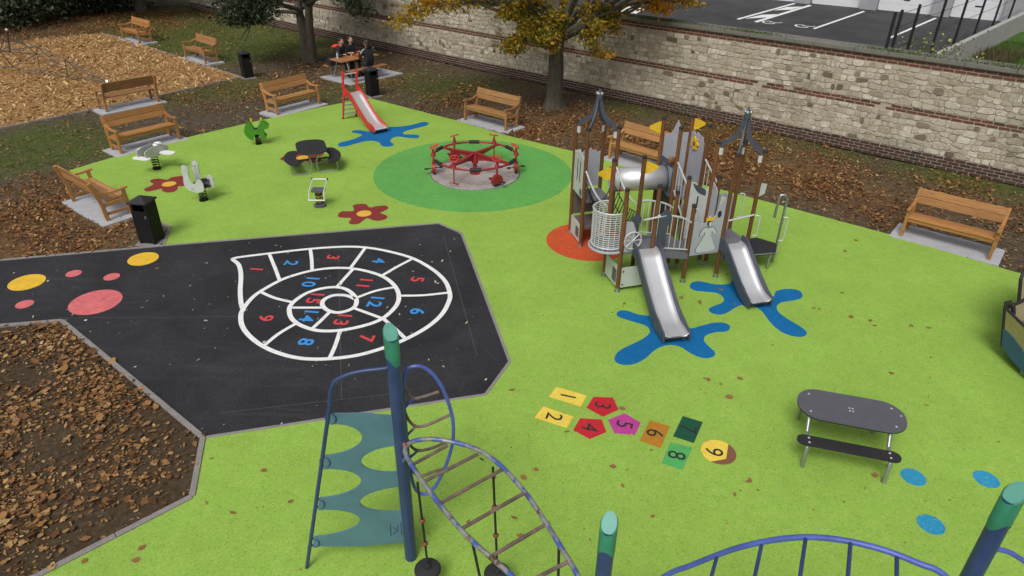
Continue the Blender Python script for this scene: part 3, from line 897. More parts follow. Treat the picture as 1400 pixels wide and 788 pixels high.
# hopscotch: coloured tiles let into the rubber, black numerals
hop_mats = {n: rubber('rubber_hop_' + n, c, tuple(x * .8 for x in c), tuple(min(1, x * 1.15) for x in c)) for n, c in (('yellow', (0.80, 0.60, 0.085)), ('red', (0.52, 0.022, 0.034)), ('magenta', (0.48, 0.055, 0.28)), ('ochre', (0.46, 0.20, 0.022)), ('dark_green', (0.012, 0.085, 0.045)), ('mint', (0.09, 0.40, 0.11)), ('brown', (0.21, 0.095, 0.055)))}
HOP = [('1', 'yellow', [(0.704, 8.428), (1.149, 8.231), (1.042, 7.975), (0.581, 8.189)]), ('2', 'yellow', [(0.485, 7.963), (0.917, 7.746), (0.804, 7.507), (0.352, 7.714)]), ('3', 'red', [(1.249, 8.204), (1.543, 8.192), (1.591, 7.917), (1.343, 7.756), (1.121, 7.949)]), ('4', 'red', [(1.01, 7.714), (1.321, 7.694), (1.36, 7.43), (1.112, 7.282), (0.893, 7.463)]), ('5', 'magenta', [(1.666, 7.838), (1.876, 7.638), (1.755, 7.381), (1.472, 7.407), (1.41, 7.686)]), ('6', 'ochre', [(2.016, 7.692), (2.28, 7.571), (2.067, 7.125), (1.804, 7.265)]), ('7', 'dark_green', [(2.508, 7.794), (2.773, 7.668), (2.549, 7.233), (2.287, 7.363)]), ('8', 'mint', [(2.225, 7.242), (2.507, 7.14), (2.287, 6.715), (2.029, 6.839)])]
for tx, mt, pl in HOP:
    t_ = flat('hopscotch_tile', pl, ZR + .004, hop_mats[mt], rubber_o, mt.replace('_', ' ') + ' hopscotch field numbered ' + tx)
    cx_, cy_ = sum(p[0] for p in pl) / len(pl), sum(p[1] for p in pl) / len(pl)
    digits(tx, (cx_, cy_), 0.34, R(-107), M['black_paint'], t_, ZR + .008, 0.0)
hc = (2.848, 7.062)
t_ = flat('hopscotch_tile', circle(hc[0], hc[1], 0.235, 40), ZR + .004, hop_mats['brown'], rubber_o, 'round yellow and brown hopscotch field numbered 9')
cut = [(hc[0] + .235 * math.cos(a), hc[1] + .235 * math.sin(a)) for a in np.linspace(R(42), R(232), 30)]
flat('yellow_face', cut + [(hc[0] + .07, hc[1] - .13)], ZR + .007, hop_mats['yellow'], t_)
digits('9', (hc[0] - .06, hc[1] + .0), 0.34, R(-107), M['black_paint'], t_, ZR + .011, 0.0)

# ------------------------------------------------------------------ the old stone wall
wall = thing('stone_wall', 'long old rubble stone wall with brick bands and mossy coping behind the playground', 'wall', wall_o, WALL_ANG)
core = MB()
core.box((WALL_LEN / 2, 0.26, 1.36), (WALL_LEN, 0.50, 2.72))
core.build('core', M['mortar'], wall)
def rubble_rows(z0, z1, n):
    """courses with wandering joints; returns list of quads (x,z corners)"""
    xs = np.linspace(0, WALL_LEN, 400)
    lines = []
    for k in range(n + 1):
        b = z0 + (z1 - z0) * k / n
        if k in (0, n):
            lines.append(np.full_like(xs, b))
        else:
            amp = 0.33 * (z1 - z0) / n
            w_ = np.zeros_like(xs)
            for q in range(7):
                w_ += np.sin(xs * random.uniform(.6, 7.0) + random.uniform(0, 7)) * random.uniform(.3, 1)
            lines.append(b + amp * w_ / 2.2)
    out = []
    for k in range(n):
        x = random.uniform(-.2, 0)
        while x < WALL_LEN:
            w_ = random.choice([.11, .14, .17, .20, .23, .26, .30, .37]) * random.uniform(.85, 1.15)
            sk = [random.uniform(-.03, .03) for _ in range(2)]
            a, b = max(0.01, x), min(WALL_LEN, x + w_)
            if b - a > .08:
                za = np.interp([a, b], xs, lines[k])
                zb = np.interp([a, b], xs, lines[k + 1])
                if zb[0] - za[0] > .26 and random.random() < .5:      # two small stones on one another
                    zm = za + (zb - za) * random.uniform(.4, .6)
                    out.append([(a, za[0]), (b, za[1]), (b, zm[1]), (a, zm[0])])
                    out.append([(a, zm[0]), (b, zm[1]), (b, zb[1]), (a, zb[0])])
                else:
                    out.append([(a, za[0]), (b, za[1]), (b + sk[1], zb[1]), (a + sk[0], zb[0])])
            x += w_
    return out
def stone_geo(q):
    cx_, cz_ = sum(p[0] for p in q) / 4, sum(p[1] for p in q) / 4
    g_ = 0.010
    pts = []
    for i in range(4):
        p, a, b = Vector(q[i]), Vector(q[i - 1]), Vector(q[(i + 1) % 4])
        r_ = random.uniform(.16, .36)
        p1, p2 = p + (a - p) * r_, p + (b - p) * r_
        pm = (p1 + p2) * .3 + p * .4
        pts += [p1, pm, p2]
    c = Vector((cx_, cz_))
    prot = random.uniform(.0, .024)
    rings = []
    for sc_, yy in ((1.0, 0.045), (0.985, .005 - prot * .6), (0.925, -.001 - prot)):
        ring = []
        for p in pts:
            d = p - c
            L = max(d.length, 1e-3)
            d = d * max(.3, (L - g_) / L) * sc_ + Vector((random.uniform(-.005, .005), random.uniform(-.005, .005)))
            ring.append((c.x + d.x, yy + (random.uniform(-.004, .004) if yy < 0 else 0), c.y + d.y))
        rings.append(ring)
    n = len(pts)
    vv = rings[0] + rings[1] + rings[2]
    ff = []
    for k in range(2):
        for i in range(n):
            j = (i + 1) % n
            ff.append((k * n + i, k * n + j, (k + 1) * n + j, (k + 1) * n + i))
    ff.append(tuple(2 * n + i for i in range(n)))
    return vv, ff
stones = rubble_rows(0.36, 1.315, 6) + rubble_rows(1.50, 2.53, 7)
VIS1 = 43.6           # the wall leaves the picture at about here
stones.sort(key=lambda q: -(q[0][0] if q[0][0] < VIS1 else -q[0][0]))
rest = MB()
for i, q in enumerate(stones):
    vv, ff = stone_geo(q)
    if i < 300:
        m_ = MB()
        m_.add(vv, ff, True)
        m_.build('stone', M['stone'], wall, angle=30)
    else:
        rest.add(vv, ff, True)
kind(rest.build('stones', M['stone'], wall, angle=30), 'stuff')
# bricks
bl, bh = 0.275, 0.087
bricks = []
for z0, nc, pr in ((0.0, 4, 0.006), (1.32, 2, 0.000), (2.535, 2, 0.004)):
    for k in range(nc):
        off = -(k % 2) * bl / 2
        x = off
        while x < WALL_LEN:
            a, b = max(0, x) + .011, min(WALL_LEN, x + bl) - .011
            if b - a > .04:
                bricks.append((a, b, z0 + k * bh + .013, z0 + (k + 1) * bh - .013, pr + random.uniform(-.004, .004)))
            x += bl
bricks.sort(key=lambda q: -(q[0] if (q[0] < VIS1) else -q[0]))
bricks = [b for b in bricks if not (b[2] > 1.2 and b[2] < 1.6 and b[0] > 33 and random.random() < 0.16)]
brest = MB()
bme = MB().box((0, 0, 0), (1, 1, 1)).mesh('brick')
bme.materials.append(M['brick'])
bme2 = bme.copy()
bme2.materials[0] = M['brick_damp']
brest2 = MB()
for i, (a, b, z0, z1, pr) in enumerate(bricks):
    c, s_ = ((a + b) / 2, (0.05 - pr) / 2 , (z0 + z1) / 2), (b - a, 0.05 + pr, z1 - z0)
    if i < 300:
        o = link('brick', bme2 if z0 < .5 else bme, wall)
        o.location = c
        o.scale = s_
    else:
        (brest2 if z0 < .5 else brest).box(c, s_)
kind(brest.build('bricks', M['brick'], wall), 'stuff')
kind(brest2.build('plinth_bricks', M['brick_damp'], wall), 'stuff')
x = 0
while x < WALL_LEN - .05:
    w_ = min(random.uniform(.8, 1.2), WALL_LEN - x)
    cb = MB().box((x + w_ / 2, 0.24, 2.79), (w_ - .004, 0.62, 0.13 + random.uniform(-.006, .006)))
    cb.build('coping_stone', M['coping'], wall, 0.02)
    x += w_
# moss tufts growing along the coping
def blades(pts, hmin, hmax, w, name, mat, parent=None, lean=0.5):
    """pts: (n,3) array of roots -> thin bent triangles, one mesh"""
    n = len(pts)
    a = rng.uniform(0, 2 * PI, n)
    h = rng.uniform(hmin, hmax, n)
    lx, ly = np.cos(a), np.sin(a)
    l = rng.uniform(.1, lean, n) * h
    a2 = rng.uniform(0, 2 * PI, n)
    sx, sy = np.cos(a2) * w, np.sin(a2) * w
    V = np.zeros((n, 3, 3))
    V[:, 0] = pts + np.stack([-sx, -sy, np.zeros(n)], -1)
    V[:, 1] = pts + np.stack([sx, sy, np.zeros(n)], -1)
    V[:, 2] = pts + np.stack([lx * l, ly * l, h], -1)
    me = bpy.data.meshes.new(name)
    me.from_pydata(V.reshape(-1, 3).tolist(), [], np.arange(n * 3).reshape(-1, 3).tolist())
    me.materials.append(mat)
    return link(name, me, parent)
def wl2w(x, y, z):
    p = wall_o + EXV * x + NV * y
    return (p.x, p.y, z)
mp_ = np.stack([rng.uniform(18, WALL_LEN, 16000), rng.normal(0.08, .18, 16000).clip(-.06, .54), np.full(16000, 2.85)], -1)
mp_ = mp_[(np.sin(mp_[:, 0] * 1.7) + np.sin(mp_[:, 0] * .63 + 1) + rng.normal(0, .6, len(mp_))) > 0]
kind(blades(mp_, .015, .06, .012, 'moss', M['grass'], wall), 'stuff')

# ------------------------------------------------------------------ behind the wall: car park, garages, ramp wall, fence
LZ = 1.4
def W2(x, y):
    p = wall_o + EXV * x + NV * y
    return (p.x, p.y)
lot = sheet('car_park', [W2(14, .51), W2(37.7, .51), (22.0, 32.25), W2(39.6, 34), W2(14, 34)], LZ, M['asphalt2'], t=1.3)
for pl in ([(10.731, 33.132), (10.786, 32.873), (15.173, 38.163), (15.11, 38.402)], [(10.545, 33.872), (11.627, 35.001), (12.46, 35.262), (11.724, 34.31)], [(12.659, 36.391), (13.672, 37.544), (14.546, 37.767), (13.643, 36.751)], [(10.105, 33.736), (10.148, 33.525), (14.55, 38.747), (14.503, 38.945)], [(12.784, 31.542), (12.816, 31.373), (17.156, 36.411), (17.124, 36.587)], [(15.214, 29.706), (15.226, 29.538), (19.767, 34.666), (19.759, 34.848)], [(4.419, 34.092), (4.574, 33.704), (5.866, 36.597), (5.638, 37.042)], [(4.845, 33.727), (4.995, 33.347), (6.305, 36.181), (6.122, 36.62)]):
    flat('parking_line', pl, LZ + .004 + .0015 * len(lot.children), M['white'], lot)
for c in ((11.424, 32.925), (12.607, 32.107)):
    mb = MB()
    mb.strip([(c[0] + .24 * math.cos(a) - .1, c[1] + .34 * math.sin(a)) for a in np.linspace(.6, 5.7, 20)], .09, LZ + .004)
    mb.strip([(c[0] - .05, c[1] + .1), (c[0] + .30, c[1] - .1), (c[0] + .50, c[1] - .02)], .09, LZ + .006)
    mb.build('wheelchair_symbol', M['white'], lot)

ga, gb = Vector((14.862, 38.877)), Vector((22.205, 33.805))
gd = (gb - ga).normalized()
gar = thing('garage_building', 'pale building with a row of white garage doors behind the car park', 'building', (ga.x, ga.y, LZ), math.atan2(gd.y, gd.x))
glen = (gb - ga).length
def along(p):
    return (Vector(p) - ga).dot(gd)
D_ = [(-8.6, -6.1), (-5.6, -3.0), (-2.6, -0.35), (along((15.242, 38.662)), along((17.29, 37.403))), (along((17.635, 36.521)), along((19.749, 35.301))), (along((20.526, 35.056)), along((22.205, 33.805)))]
prev = -9.6
for a, b in D_:
    MB().box(((prev + a) / 2, 0.35, 1.3), (a - prev, 0.7, 2.6)).build('pillar', M['pillar'], gar, 0.01)
    dr = MB().box(((a + b) / 2, 0.45, 1.27), (b - a - .01, 0.06, 2.5)).build('garage_door', M['door'], gar)
    for k in range(5):
        MB().box(((a + b) / 2, 0.415, 0.06 + k * 0.5), (b - a - .08, 0.012, 0.47)).build('door_panel', M['door'], dr, 0.006)
    MB().box(((a + b) / 2, 0.40, 0.55), (0.28, 0.03, 0.05)).build('handle', M['iron'], dr)
    prev = b
MB().box(((prev + prev + .9) / 2, 0.35, 1.3), (0.9, 0.7, 2.6)).build('pillar', M['pillar'], gar, 0.01)
MB().box(((prev - 8.7) / 2, 3.4, 3.35), (prev + 10.5, 6.8, 1.5)).build('upper_wall', M['render'], gar)
MB().box(((prev - 8.7) / 2, 3.9, 1.3), (prev + 10.5, 6.0, 2.6)).build('rear_wall', M['render'], gar)
MB().box(((prev - 8.7) / 2, 3.4, 4.16), (prev + 10.9, 7.2, 0.12)).build('roof', M['hpl_grey'], gar)

ra, rb = Vector((10.3, 19.9, 0)), Vector((22.0, 32.25, 0))
rd = (rb - ra).normalized()
rang = math.atan2(rd.y, rd.x)
ramp_o = thing('ramp_wall', 'low pale concrete retaining wall running back from the stone wall beside the car park', 'wall', ra, rang)
rl = (rb - ra).length
x = 1.0
while x < rl:
    MB().box((x + .98, -.12, 1.05), (1.95, 0.18, 2.1)).build('panel', M['ramp'], ramp_o, 0.01)
    x += 1.96
fen = thing('wire_fence', 'black post and wire fence along the ramp wall beside the car park', 'fence', ra, rang)
fp = [0.02, 0.55, 2.05] + [2.05 + 2.62 * k for k in range(1, 6)]
for k, x in enumerate(fp):
    MB().box((x, 0.1, 1.4 + 1.2), (0.07, 0.07, 2.4)).build('post', M['iron'], fen, 0.006)
for z in (2.15, 2.75, 3.35, 3.7):
    MB().cyl((0, 0.1, z), (rl, 0.1, z), 0.008, n=5).build('wire', M['iron'], fen)
verge = sheet('grass_verge', [(ra + rd * .9 + Vector((.13, -.13, 0))).to_2d()[:], (rb + Vector((.13, -.13, 0))).to_2d()[:], (40, 30), (24, 9), W2(46, .51)], 1.3, M['lawn2'], t=1.2)
vp = []
for _ in range(9000):
    t_ = random.uniform(1.5, 14)
    s_ = random.uniform(.35, 5) if random.random() < .6 else random.uniform(.3, 1.8)
    p = ra + rd * t_ + Vector((rd.y, -rd.x, 0)) * s_
    if wall_dist(p.x, p.y) > .6:
        vp.append((p.x, p.y, 1.3))
kind(blades(np.array(vp), .05, .16, .012, 'verge_grass', M['grass']), 'stuff')['label'] = 'short grass on the verge behind the stone wall'
wp = []
for _ in range(3500):
    t_ = random.uniform(2.0, 11)
    p = ra + rd * t_ + Vector((rd.y, -rd.x, 0)) * random.uniform(.3, 1.5)
    if wall_dist(p.x, p.y) > .6:
        wp.append((p.x, p.y, 1.3))
M['dry'] = palette_leaf('dry_weeds', [(0, (0.05, 0.042, 0.02)), (1, (0.14, 0.115, 0.06))], 0.1)
kind(blades(np.array(wp), .12, .4, .014, 'dry_weeds', M['dry']), 'stuff')['label'] = 'dry brown weeds growing along the ramp wall foot'

# ------------------------------------------------------------------ benches on concrete pads
def make_bench():
    root = thing('park_bench', 'x', 'bench')
    bm_ = M['bench']
    for s in (-1, 1):
        rear = MB().beam((s * .85, .25, 0), (s * .85, .285, .42), .065, .085, (0, 1, 0))
        rear.beam((s * .85, .285, .42), (s * .85, .42, .93), .065, .08, (0, 1, 0))
        rear.build('leg', bm_, root, .006)
        MB().beam((s * .85, -.27, 0), (s * .85, -.235, .605), .065, .075, (0, 1, 0)).build('leg', bm_, root, .006)
        MB().beam((s * .85, -.225, .15), (s * .85, .25, .15), .045, .06).build('stretcher', bm_, root, .005)
        MB().beam((s * .85, -.22, .385), (s * .85, .25, .36), .05, .08).build('side_rail', bm_, root, .005)
        arm = [(s * .85, -.33, .632), (s * .85, -.24, .635), (s * .85, -.05, .615), (s * .85, .12, .625), (s * .85, .33, .70)]
        am = MB()
        pth = [(p[1], p[2]) for p in cat_rom(arm, 4)]
        am.prism([(a, b + .022) for a, b in pth] + [(a, b - .022) for a, b in pth[::-1]], .07, Matrix(((0, 0, 1, s * .85), (1, 0, 0, 0), (0, 1, 0, 0), (0, 0, 0, 1))))
        am.build('armrest', bm_, root, .005)
    for y, z in ((-.205, .443), (-.055, .433), (.095, .423)):
        MB().box((0, y, z), (1.66, .135, .034)).build('seat_plank', bm_, root, .006)
    MB().box((0, -.235, .385), (1.64, .03, .075)).build('apron', bm_, root, .004)
    for t0, t1 in ((.615, .770), (.775, .935)):
        def bk(z):
            return .285 + (z - .42) * .265 - .045
        MB().beam((-.82, bk((t0 + t1) / 2), (t0 + t1) / 2), (.82, bk((t0 + t1) / 2), (t0 + t1) / 2), .03, t1 - t0, (0, .265, 1)).build('back_plank', bm_, root, .006)
    return root
BG = 'wooden benches round the playground'
BENCH = [
    ((9.45, 13.633, -0.6822), 'wooden bench at far right near the boat, on a concrete pad before the stone wall'),
    ((-0.76, 21.823, -0.6787), 'wooden bench behind the red carousel and left of the big tree trunk'),
    ((-7.435, 23.238, 0.9071), 'wooden bench just left of the small red slide'),
    ((-10.611, 19.349, 0.8987), 'wooden bench directly behind the white plane springer'),
    ((-12.995, 23.272, -2.2847), 'wooden bench seen from behind, facing the wood chip area'),
    ((-9.598, 14.873, 2.4781), 'wooden bench seen from its back corner beside the near black bin'),
    ((-17.857, 34.074, -0.6829), 'farthest wooden bench at the top left edge of the wood chips'),
    ((-13.299, 30.227, -0.7214), 'wooden bench beside the wood chips and the far left bin'),
    ((3.481, 18.309, -0.7646), 'wooden bench half hidden behind the play tower'),
]
proto = make_bench()
PADS = []
for i, ((x, y, a), lb) in enumerate(BENCH):
    b_ = proto if i == 0 else copy_tree(proto)
    b_.location = (x, y, 0.022)
    b_.rotation_euler = (0, 0, a)
    tag(b_, lb, 'bench', BG)
    for o_ in b_.children:
        o_.material_slots[0].link = 'OBJECT'
        o_.material_slots[0].material = M['bench'] if i % 3 == 0 else M['bench_b' if i % 3 == 1 else 'bench_c']
    p = MB().box((0, 0, 0), (2.12, 0.92, .09)).build('concrete_pad', M['concrete'], None, .008, loc=(x, y, -.023), rz=a)
    kind(p, 'structure')
    PADS.append((x, y, a))

# ------------------------------------------------------------------ litter bins
def make_bin(name, lb, loc, rz):
    r = thing(name, lb, 'bin', loc, rz, 'black litter bins')
    w = .355
    for s in (-1, 1):
        MB().box((s * (w / 2 - .01), 0, .47), (.02, w - .042, .86)).build('side_panel', M['black'], r, .004)
    MB().box((0, w / 2 - .01, .47), (w, .02, .86)).build('back_panel', M['black'], r, .004)
    dr = MB().box((0, -w / 2 + .01, .39), (w, .022, .70)).build('door', M['black'], r, .004)
    MB().box((.12, -w / 2 - .006, .62), (.03, .012, .05)).build('lock', M['galv'], dr)
    MB().box((0, 0, .05), (w - .05, w - .05, .02)).build('floor_plate', M['black'], r)
    for sx in (-1, 1):
        for sy in (-1, 1):
            MB().box((sx * (w / 2 - .03), sy * (w / 2 - .03), .46), (.05, .05, .92)).build('post', M['black'], r, .004)
    MB().box((0, 0, .915), (w + .06, w + .06, .035)).box((0, 0, .98), (w + .05, w + .05, .10), taper=.08).build('lid', M['hpl'], r, .004)
    return r
make_bin('litter_bin', 'black litter bin with pyramid lid at the asphalt edge beside a bench', (-7.659, 13.207) + (.02,), R(-8))
make_bin('litter_bin', 'black litter bin standing between the red slide and the picnic table', (-5.094, 24.999) + (.0,), R(42))
make_bin('litter_bin', 'black litter bin at the corner of the wood chip area', (-10.393, 27.391) + (.0,), R(40))
for c, a in (((-7.659, 13.207), -8), ((-5.094, 24.999), 42), ((-10.393, 27.391), 40)):
    kind(MB().box((0, 0, 0), (.5, .5, .06)).build('concrete_pad', M['kerb'], None, .005, loc=(c[0], c[1], -.014), rz=R(a)), 'structure')

# ------------------------------------------------------------------ trees
def leaf_cards(centres, size, name, mat, parent=None, droop=0.0, flat_=0.0, aspect=1.0):
    """one bent two-triangle card per leaf; centres (n,3)"""
    n = len(centres)
    d = rng.normal(size=(n, 3))
    d[:, 2] = d[:, 2] * (1 - flat_) - droop
    d /= np.linalg.norm(d, axis=1)[:, None]
    u = np.cross(d, rng.normal(size=(n, 3)))
    u /= np.linalg.norm(u, axis=1)[:, None]
    nn = np.cross(d, u)
    s = size * rng.uniform(.6, 1.35, n)[:, None]
    V = np.zeros((n, 4, 3))
    V[:, 0] = centres - d * s * .5
    V[:, 1] = centres + u * s * .36 * aspect + nn * s * .12
    V[:, 2] = centres + d * s * .55
    V[:, 3] = centres - u * s * .36 * aspect + nn * s * .12
    F = np.arange(n * 4).reshape(-1, 4)
    F = np.concatenate([F[:, [0, 1, 2]], F[:, [0, 2, 3]]])
    me = bpy.data.meshes.new(name)
    me.from_pydata(V.reshape(-1, 3).tolist(), [], F.tolist())
    me.materials.append(mat)
    return link(name, me, parent)

def limb(start, end, r0, r1, wob=.12, n=7, sag=0.0):
    s, e = Vector(start), Vector(end)
    L = (e - s).length
    pts, rr = [], []
    for k in range(n):
        t = k / (n - 1)
        p = s.lerp(e, t)
        if 0 < k < n - 1:
            p += Vector((random.uniform(-1, 1), random.uniform(-1, 1), random.uniform(-.6, .6))) * wob * L / n
        p.z += sag * math.sin(PI * t)
        pts.append(p)
        rr.append(r0 + (r1 - r0) * t)
    return cat_rom(pts, 3), rr

def grow(mb, tips, start, direction, length, r, depth, up=0.1, spread=.6, sag=0):
    d = Vector(direction).normalized()
    end = Vector(start) + d * length
    pts, rr = limb(start, end, r, r * .55, sag=sag)
    rad = [r + (r * .55 - r) * k / (len(pts) - 1) for k in range(len(pts))]
    mb.tube(pts, rad, 7 if r > .05 else 5, caps=False)
    if depth <= 1:
        for k in range(len(pts) // 3, len(pts)):
            tips.append(pts[k])
    if depth == 0:
        return
    for k in range(random.choice([2, 3, 3])):
        t = random.uniform(.45, 1.0) if k else 1.0
        p = pts[int(t * (len(pts) - 1))]
        nd = d + Vector((random.uniform(-1, 1), random.uniform(-1, 1), random.uniform(-.7, .8) + up)) * spread
        grow(mb, tips, p, nd, length * random.uniform(.55, .8), r * random.uniform(.42, .6), depth - 1, up, spread, sag)

def cloud(tips, per, rad):
    t = np.array([tuple(p) for p in tips])
    c = np.repeat(t, per, 0)
    return c + rng.normal(size=c.shape) * np.array([rad, rad, rad * .65])

# the big autumn maple in front of the wall
tx, ty = (1.349, 23.827)
maple = thing('maple_tree', 'large autumn tree with orange and yellow leaves and thick trunk before the stone wall', 'tree', (tx, ty, 0))
tk = MB()
prof = [(0, 0, 0, .44), (0, 0, .10, .34), (.0, 0, .4, .275), (.02, 0, 1.2, .235), (.0, 0, 1.9, .225), (-.02, .02, 2.35, .25)]
vv = []
n = 22
lob = [1 + .10 * math.sin(2 * 2 * PI * k / n + .6) + .06 * math.sin(5 * 2 * PI * k / n) for k in range(n)]
for x, y, z, r_ in prof:
    for k in range(n):
        a = 2 * PI * k / n
        q = r_ * (1 + (lob[k] - 1) * (1.8 if z < .2 else 1.0))
        if 9 <= k % n <= 10 or k == 16:
            q *= .86
        vv.append((x + q * math.cos(a), y + q * math.sin(a), z - .03))
tk.add(vv, [(j * n + k, j * n + (k + 1) % n, (j + 1) * n + (k + 1) % n, (j + 1) * n + k) for j in range(len(prof) - 1) for k in range(n)], True)
tk.build('trunk', M['bark'], maple, angle=60)
br = MB()
tips = []
random.seed(21)
for a, el, L, r_ in ((-170, 40, 2.3, .13), (-120, 36, 2.0, .12), (170, 55, 2.6, .15), (-75, 42, 1.9, .11), (-20, 36, 2.3, .12), (20, 48, 2.7, .14), (90, 60, 2.6, .15), (-140, 62, 2.8, .15), (-45, 65, 2.8, .15), (-8, 24, 2.5, .08), (-172, 26, 2.7, .08), (-155, 30, 2.4, .07), (-30, 30, 2.4, .07), (140, 30, 2.5, .11), (45, 30, 2.3, .10)):
    dv = (math.cos(R(a)) * math.cos(R(el)), math.sin(R(a)) * math.cos(R(el)), math.sin(R(el)))
    grow(br, tips, (dv[0] * .12, dv[1] * .12, 2.1 + .25 * math.sin(R(el))), dv, L, r_, 3, up=.04 if el < 40 else .25, spread=.62, sag=.06)
# thin drooping twigs round the fork, thickest towards the open side
twig = []
for k in range(20):
    a = random.uniform(0, 360) if k % 3 == 0 else random.gauss(-95, 60)
    r0_ = random.uniform(.25, 1.3)
    st_ = (math.cos(R(a)) * r0_, math.sin(R(a)) * r0_, random.uniform(2.35, 3.3) + r0_ * .25)
    grow(br, twig, st_, (math.cos(R(a)) * .8, math.sin(R(a)) * .8, random.uniform(-.55, .15)), random.uniform(.45, .95), .02, 1, up=-.15, spread=.7)
br.build('branches', M['bark'], maple)
tp = np.array([tuple(p) for p in tips])
random.shuffle(tips)
cl = cloud(tips[:int(len(tips) * .6)], 11, .16)
cl = cl[(cl[:, 2] > 1.9)]
inner = np.hypot(cl[:, 0], cl[:, 1]) + (cl[:, 2] - 2) * .3 + rng.normal(0, .35, len(cl)) < 1.9
leaf_cards(cl[~inner], .115, 'crown', M['leaf_or'], maple, .3, .3)
cl2 = np.concatenate([cl[inner], cloud(twig, 9, .16)])
leaf_cards(cl2[cl2[:, 2] > 1.9], .11, 'inner_crown', M['leaf_in'], maple, .3, .3)

# the dark evergreen by the picnic table
ex, ey = (-8.725, 30.304)
oak = thing('evergreen_tree', 'dark green tree with twin stems beside the occupied picnic table', 'tree', (ex, ey, 0))
tk = MB()
for s, top in ((-1, (-.25, .1, 2.6)), (1, (.30, .05, 2.7))):
    pts = [(s * .08, 0, -.03), (s * .10, 0, .5), (s * .13, .02, 1.2), (s * .18, .03, 1.8), top]
    tk.tube(cat_rom(pts, 4), [.25 - .007 * k for k in range(17)], 12, caps=False)
tk.build('trunk', M['bark'], oak, angle=60)
br = MB()
tips = []
random.seed(5)
for k in range(13):
    a = k * 137.5
    el = random.uniform(5, 60)
    dv = (math.cos(R(a)) * math.cos(R(el)), math.sin(R(a)) * math.cos(R(el)), math.sin(R(el)))
    grow(br, tips, (dv[0] * .2, dv[1] * .2, 1.95 + random.uniform(0, .7)), dv, random.uniform(1.4, 2.0), .09, 2, up=-.12 if el < 30 else .2, spread=.7)
br.build('branches', M['bark'], oak)
cl = cloud(tips, 21, .27)
cl = cl[(cl[:, 2] > 1.6)]
leaf_cards(cl, .16, 'crown', M['leaf_dk'], oak, .55, .2, .6)

# dark hedge, trunk and railings at the far left corner
def shrub(name, lb, loc, rx, rz_, nl, mat, group=None, base=0.0, size=.16):
    root = thing(name, lb, 'shrub', loc, 0, group)
    st = MB()
    for k in range(6):
        a = random.uniform(0, 2 * PI)
        st.tube([(0, 0, 0), (math.cos(a) * rx * .25, math.sin(a) * rx * .25, rz_ * .5), (math.cos(a) * rx * .6, math.sin(a) * rx * .6, rz_ * 1.1)], [.05, .035, .015], 5)
    st.build('stems', M['bark'], root)
    cc = rng.normal(size=(9, 3)) * np.array([rx * .5, rx * .5, rz_ * .32]) + np.array([0, 0, rz_ * .8])
    idx = rng.integers(0, 9, nl)
    p = cc[idx] + rng.normal(size=(nl, 3)) * np.array([rx * .33, rx * .33, rz_ * .30])
    p = p[p[:, 2] > base + .03]
    leaf_cards(p, size, 'foliage', mat, root, .1, 0)
    return root
for k, (px, py, rx, hz) in enumerate(((-30, 40, 2.2, 2.0), (28, 30, 2.0, 1.8), (75, 24, 1.9, 1.9), (115, 18, 1.9, 1.8), (150, 13, 1.8, 1.9))):
    p = [(-26.918, 36.361), (-26.134, 38.529), (-25.158, 39.986), (-24.389, 41.521), (-23.638, 42.891)][k]
    shrub('evergreen_shrub', ['dark bushy shrub at the left picture edge behind the wood chips', 'dark bushy shrub in the far left corner, second from the left edge', 'dark bushy shrub in the middle of the far left hedge row', 'dark bushy shrub fourth in the far left hedge row', 'dark bushy shrub at the right end of the far hedge, next to the far trunk'][k], (p[0], p[1], 0), rx, hz, 3600, M['leaf_dk'], 'shrubs of the far left hedge', size=.2)
far = thing('far_tree', 'dark bare trunk with unseen evergreen crown in the far top left corner by the railings', 'tree', (-21.602, 42.542) + (0,))
MB().tube([(0, 0, -.03), (0, 0, .3), (.03, 0, 2), (.0, .05, 4.5)], [.40, .32, .28, .22], 12).build('trunk', M['bark'], far)
fb = MB()
ft = []
for k in range(14):
    a = k * 137.5
    grow(fb, ft, (0, 0, 3.0 + k * .12), (math.cos(R(a)), math.sin(R(a)), .25), 3.0, .12, 2, up=.1)
fb.build('branches', M['bark'], far)
leaf_cards(cloud(ft, 12, .5), .30, 'crown', M['leaf_dk'], far, .3)  # crown above the frame, added so its shade darkens this corner
rail = thing('iron_railings', 'black iron railings at the far top left end of the stone wall', 'fence', (-21.594, 43.075) + (0,), R(8))
for k in range(20):
    MB().cyl((k * .13, 0, 0), (k * .13, 0, 1.9), .012, n=5).build('bar', M['iron'], rail)
for z in (.15, 1.7):
    MB().box((1.24, 0, z), (2.6, .03, .04)).build('cross_rail', M['iron'], rail)

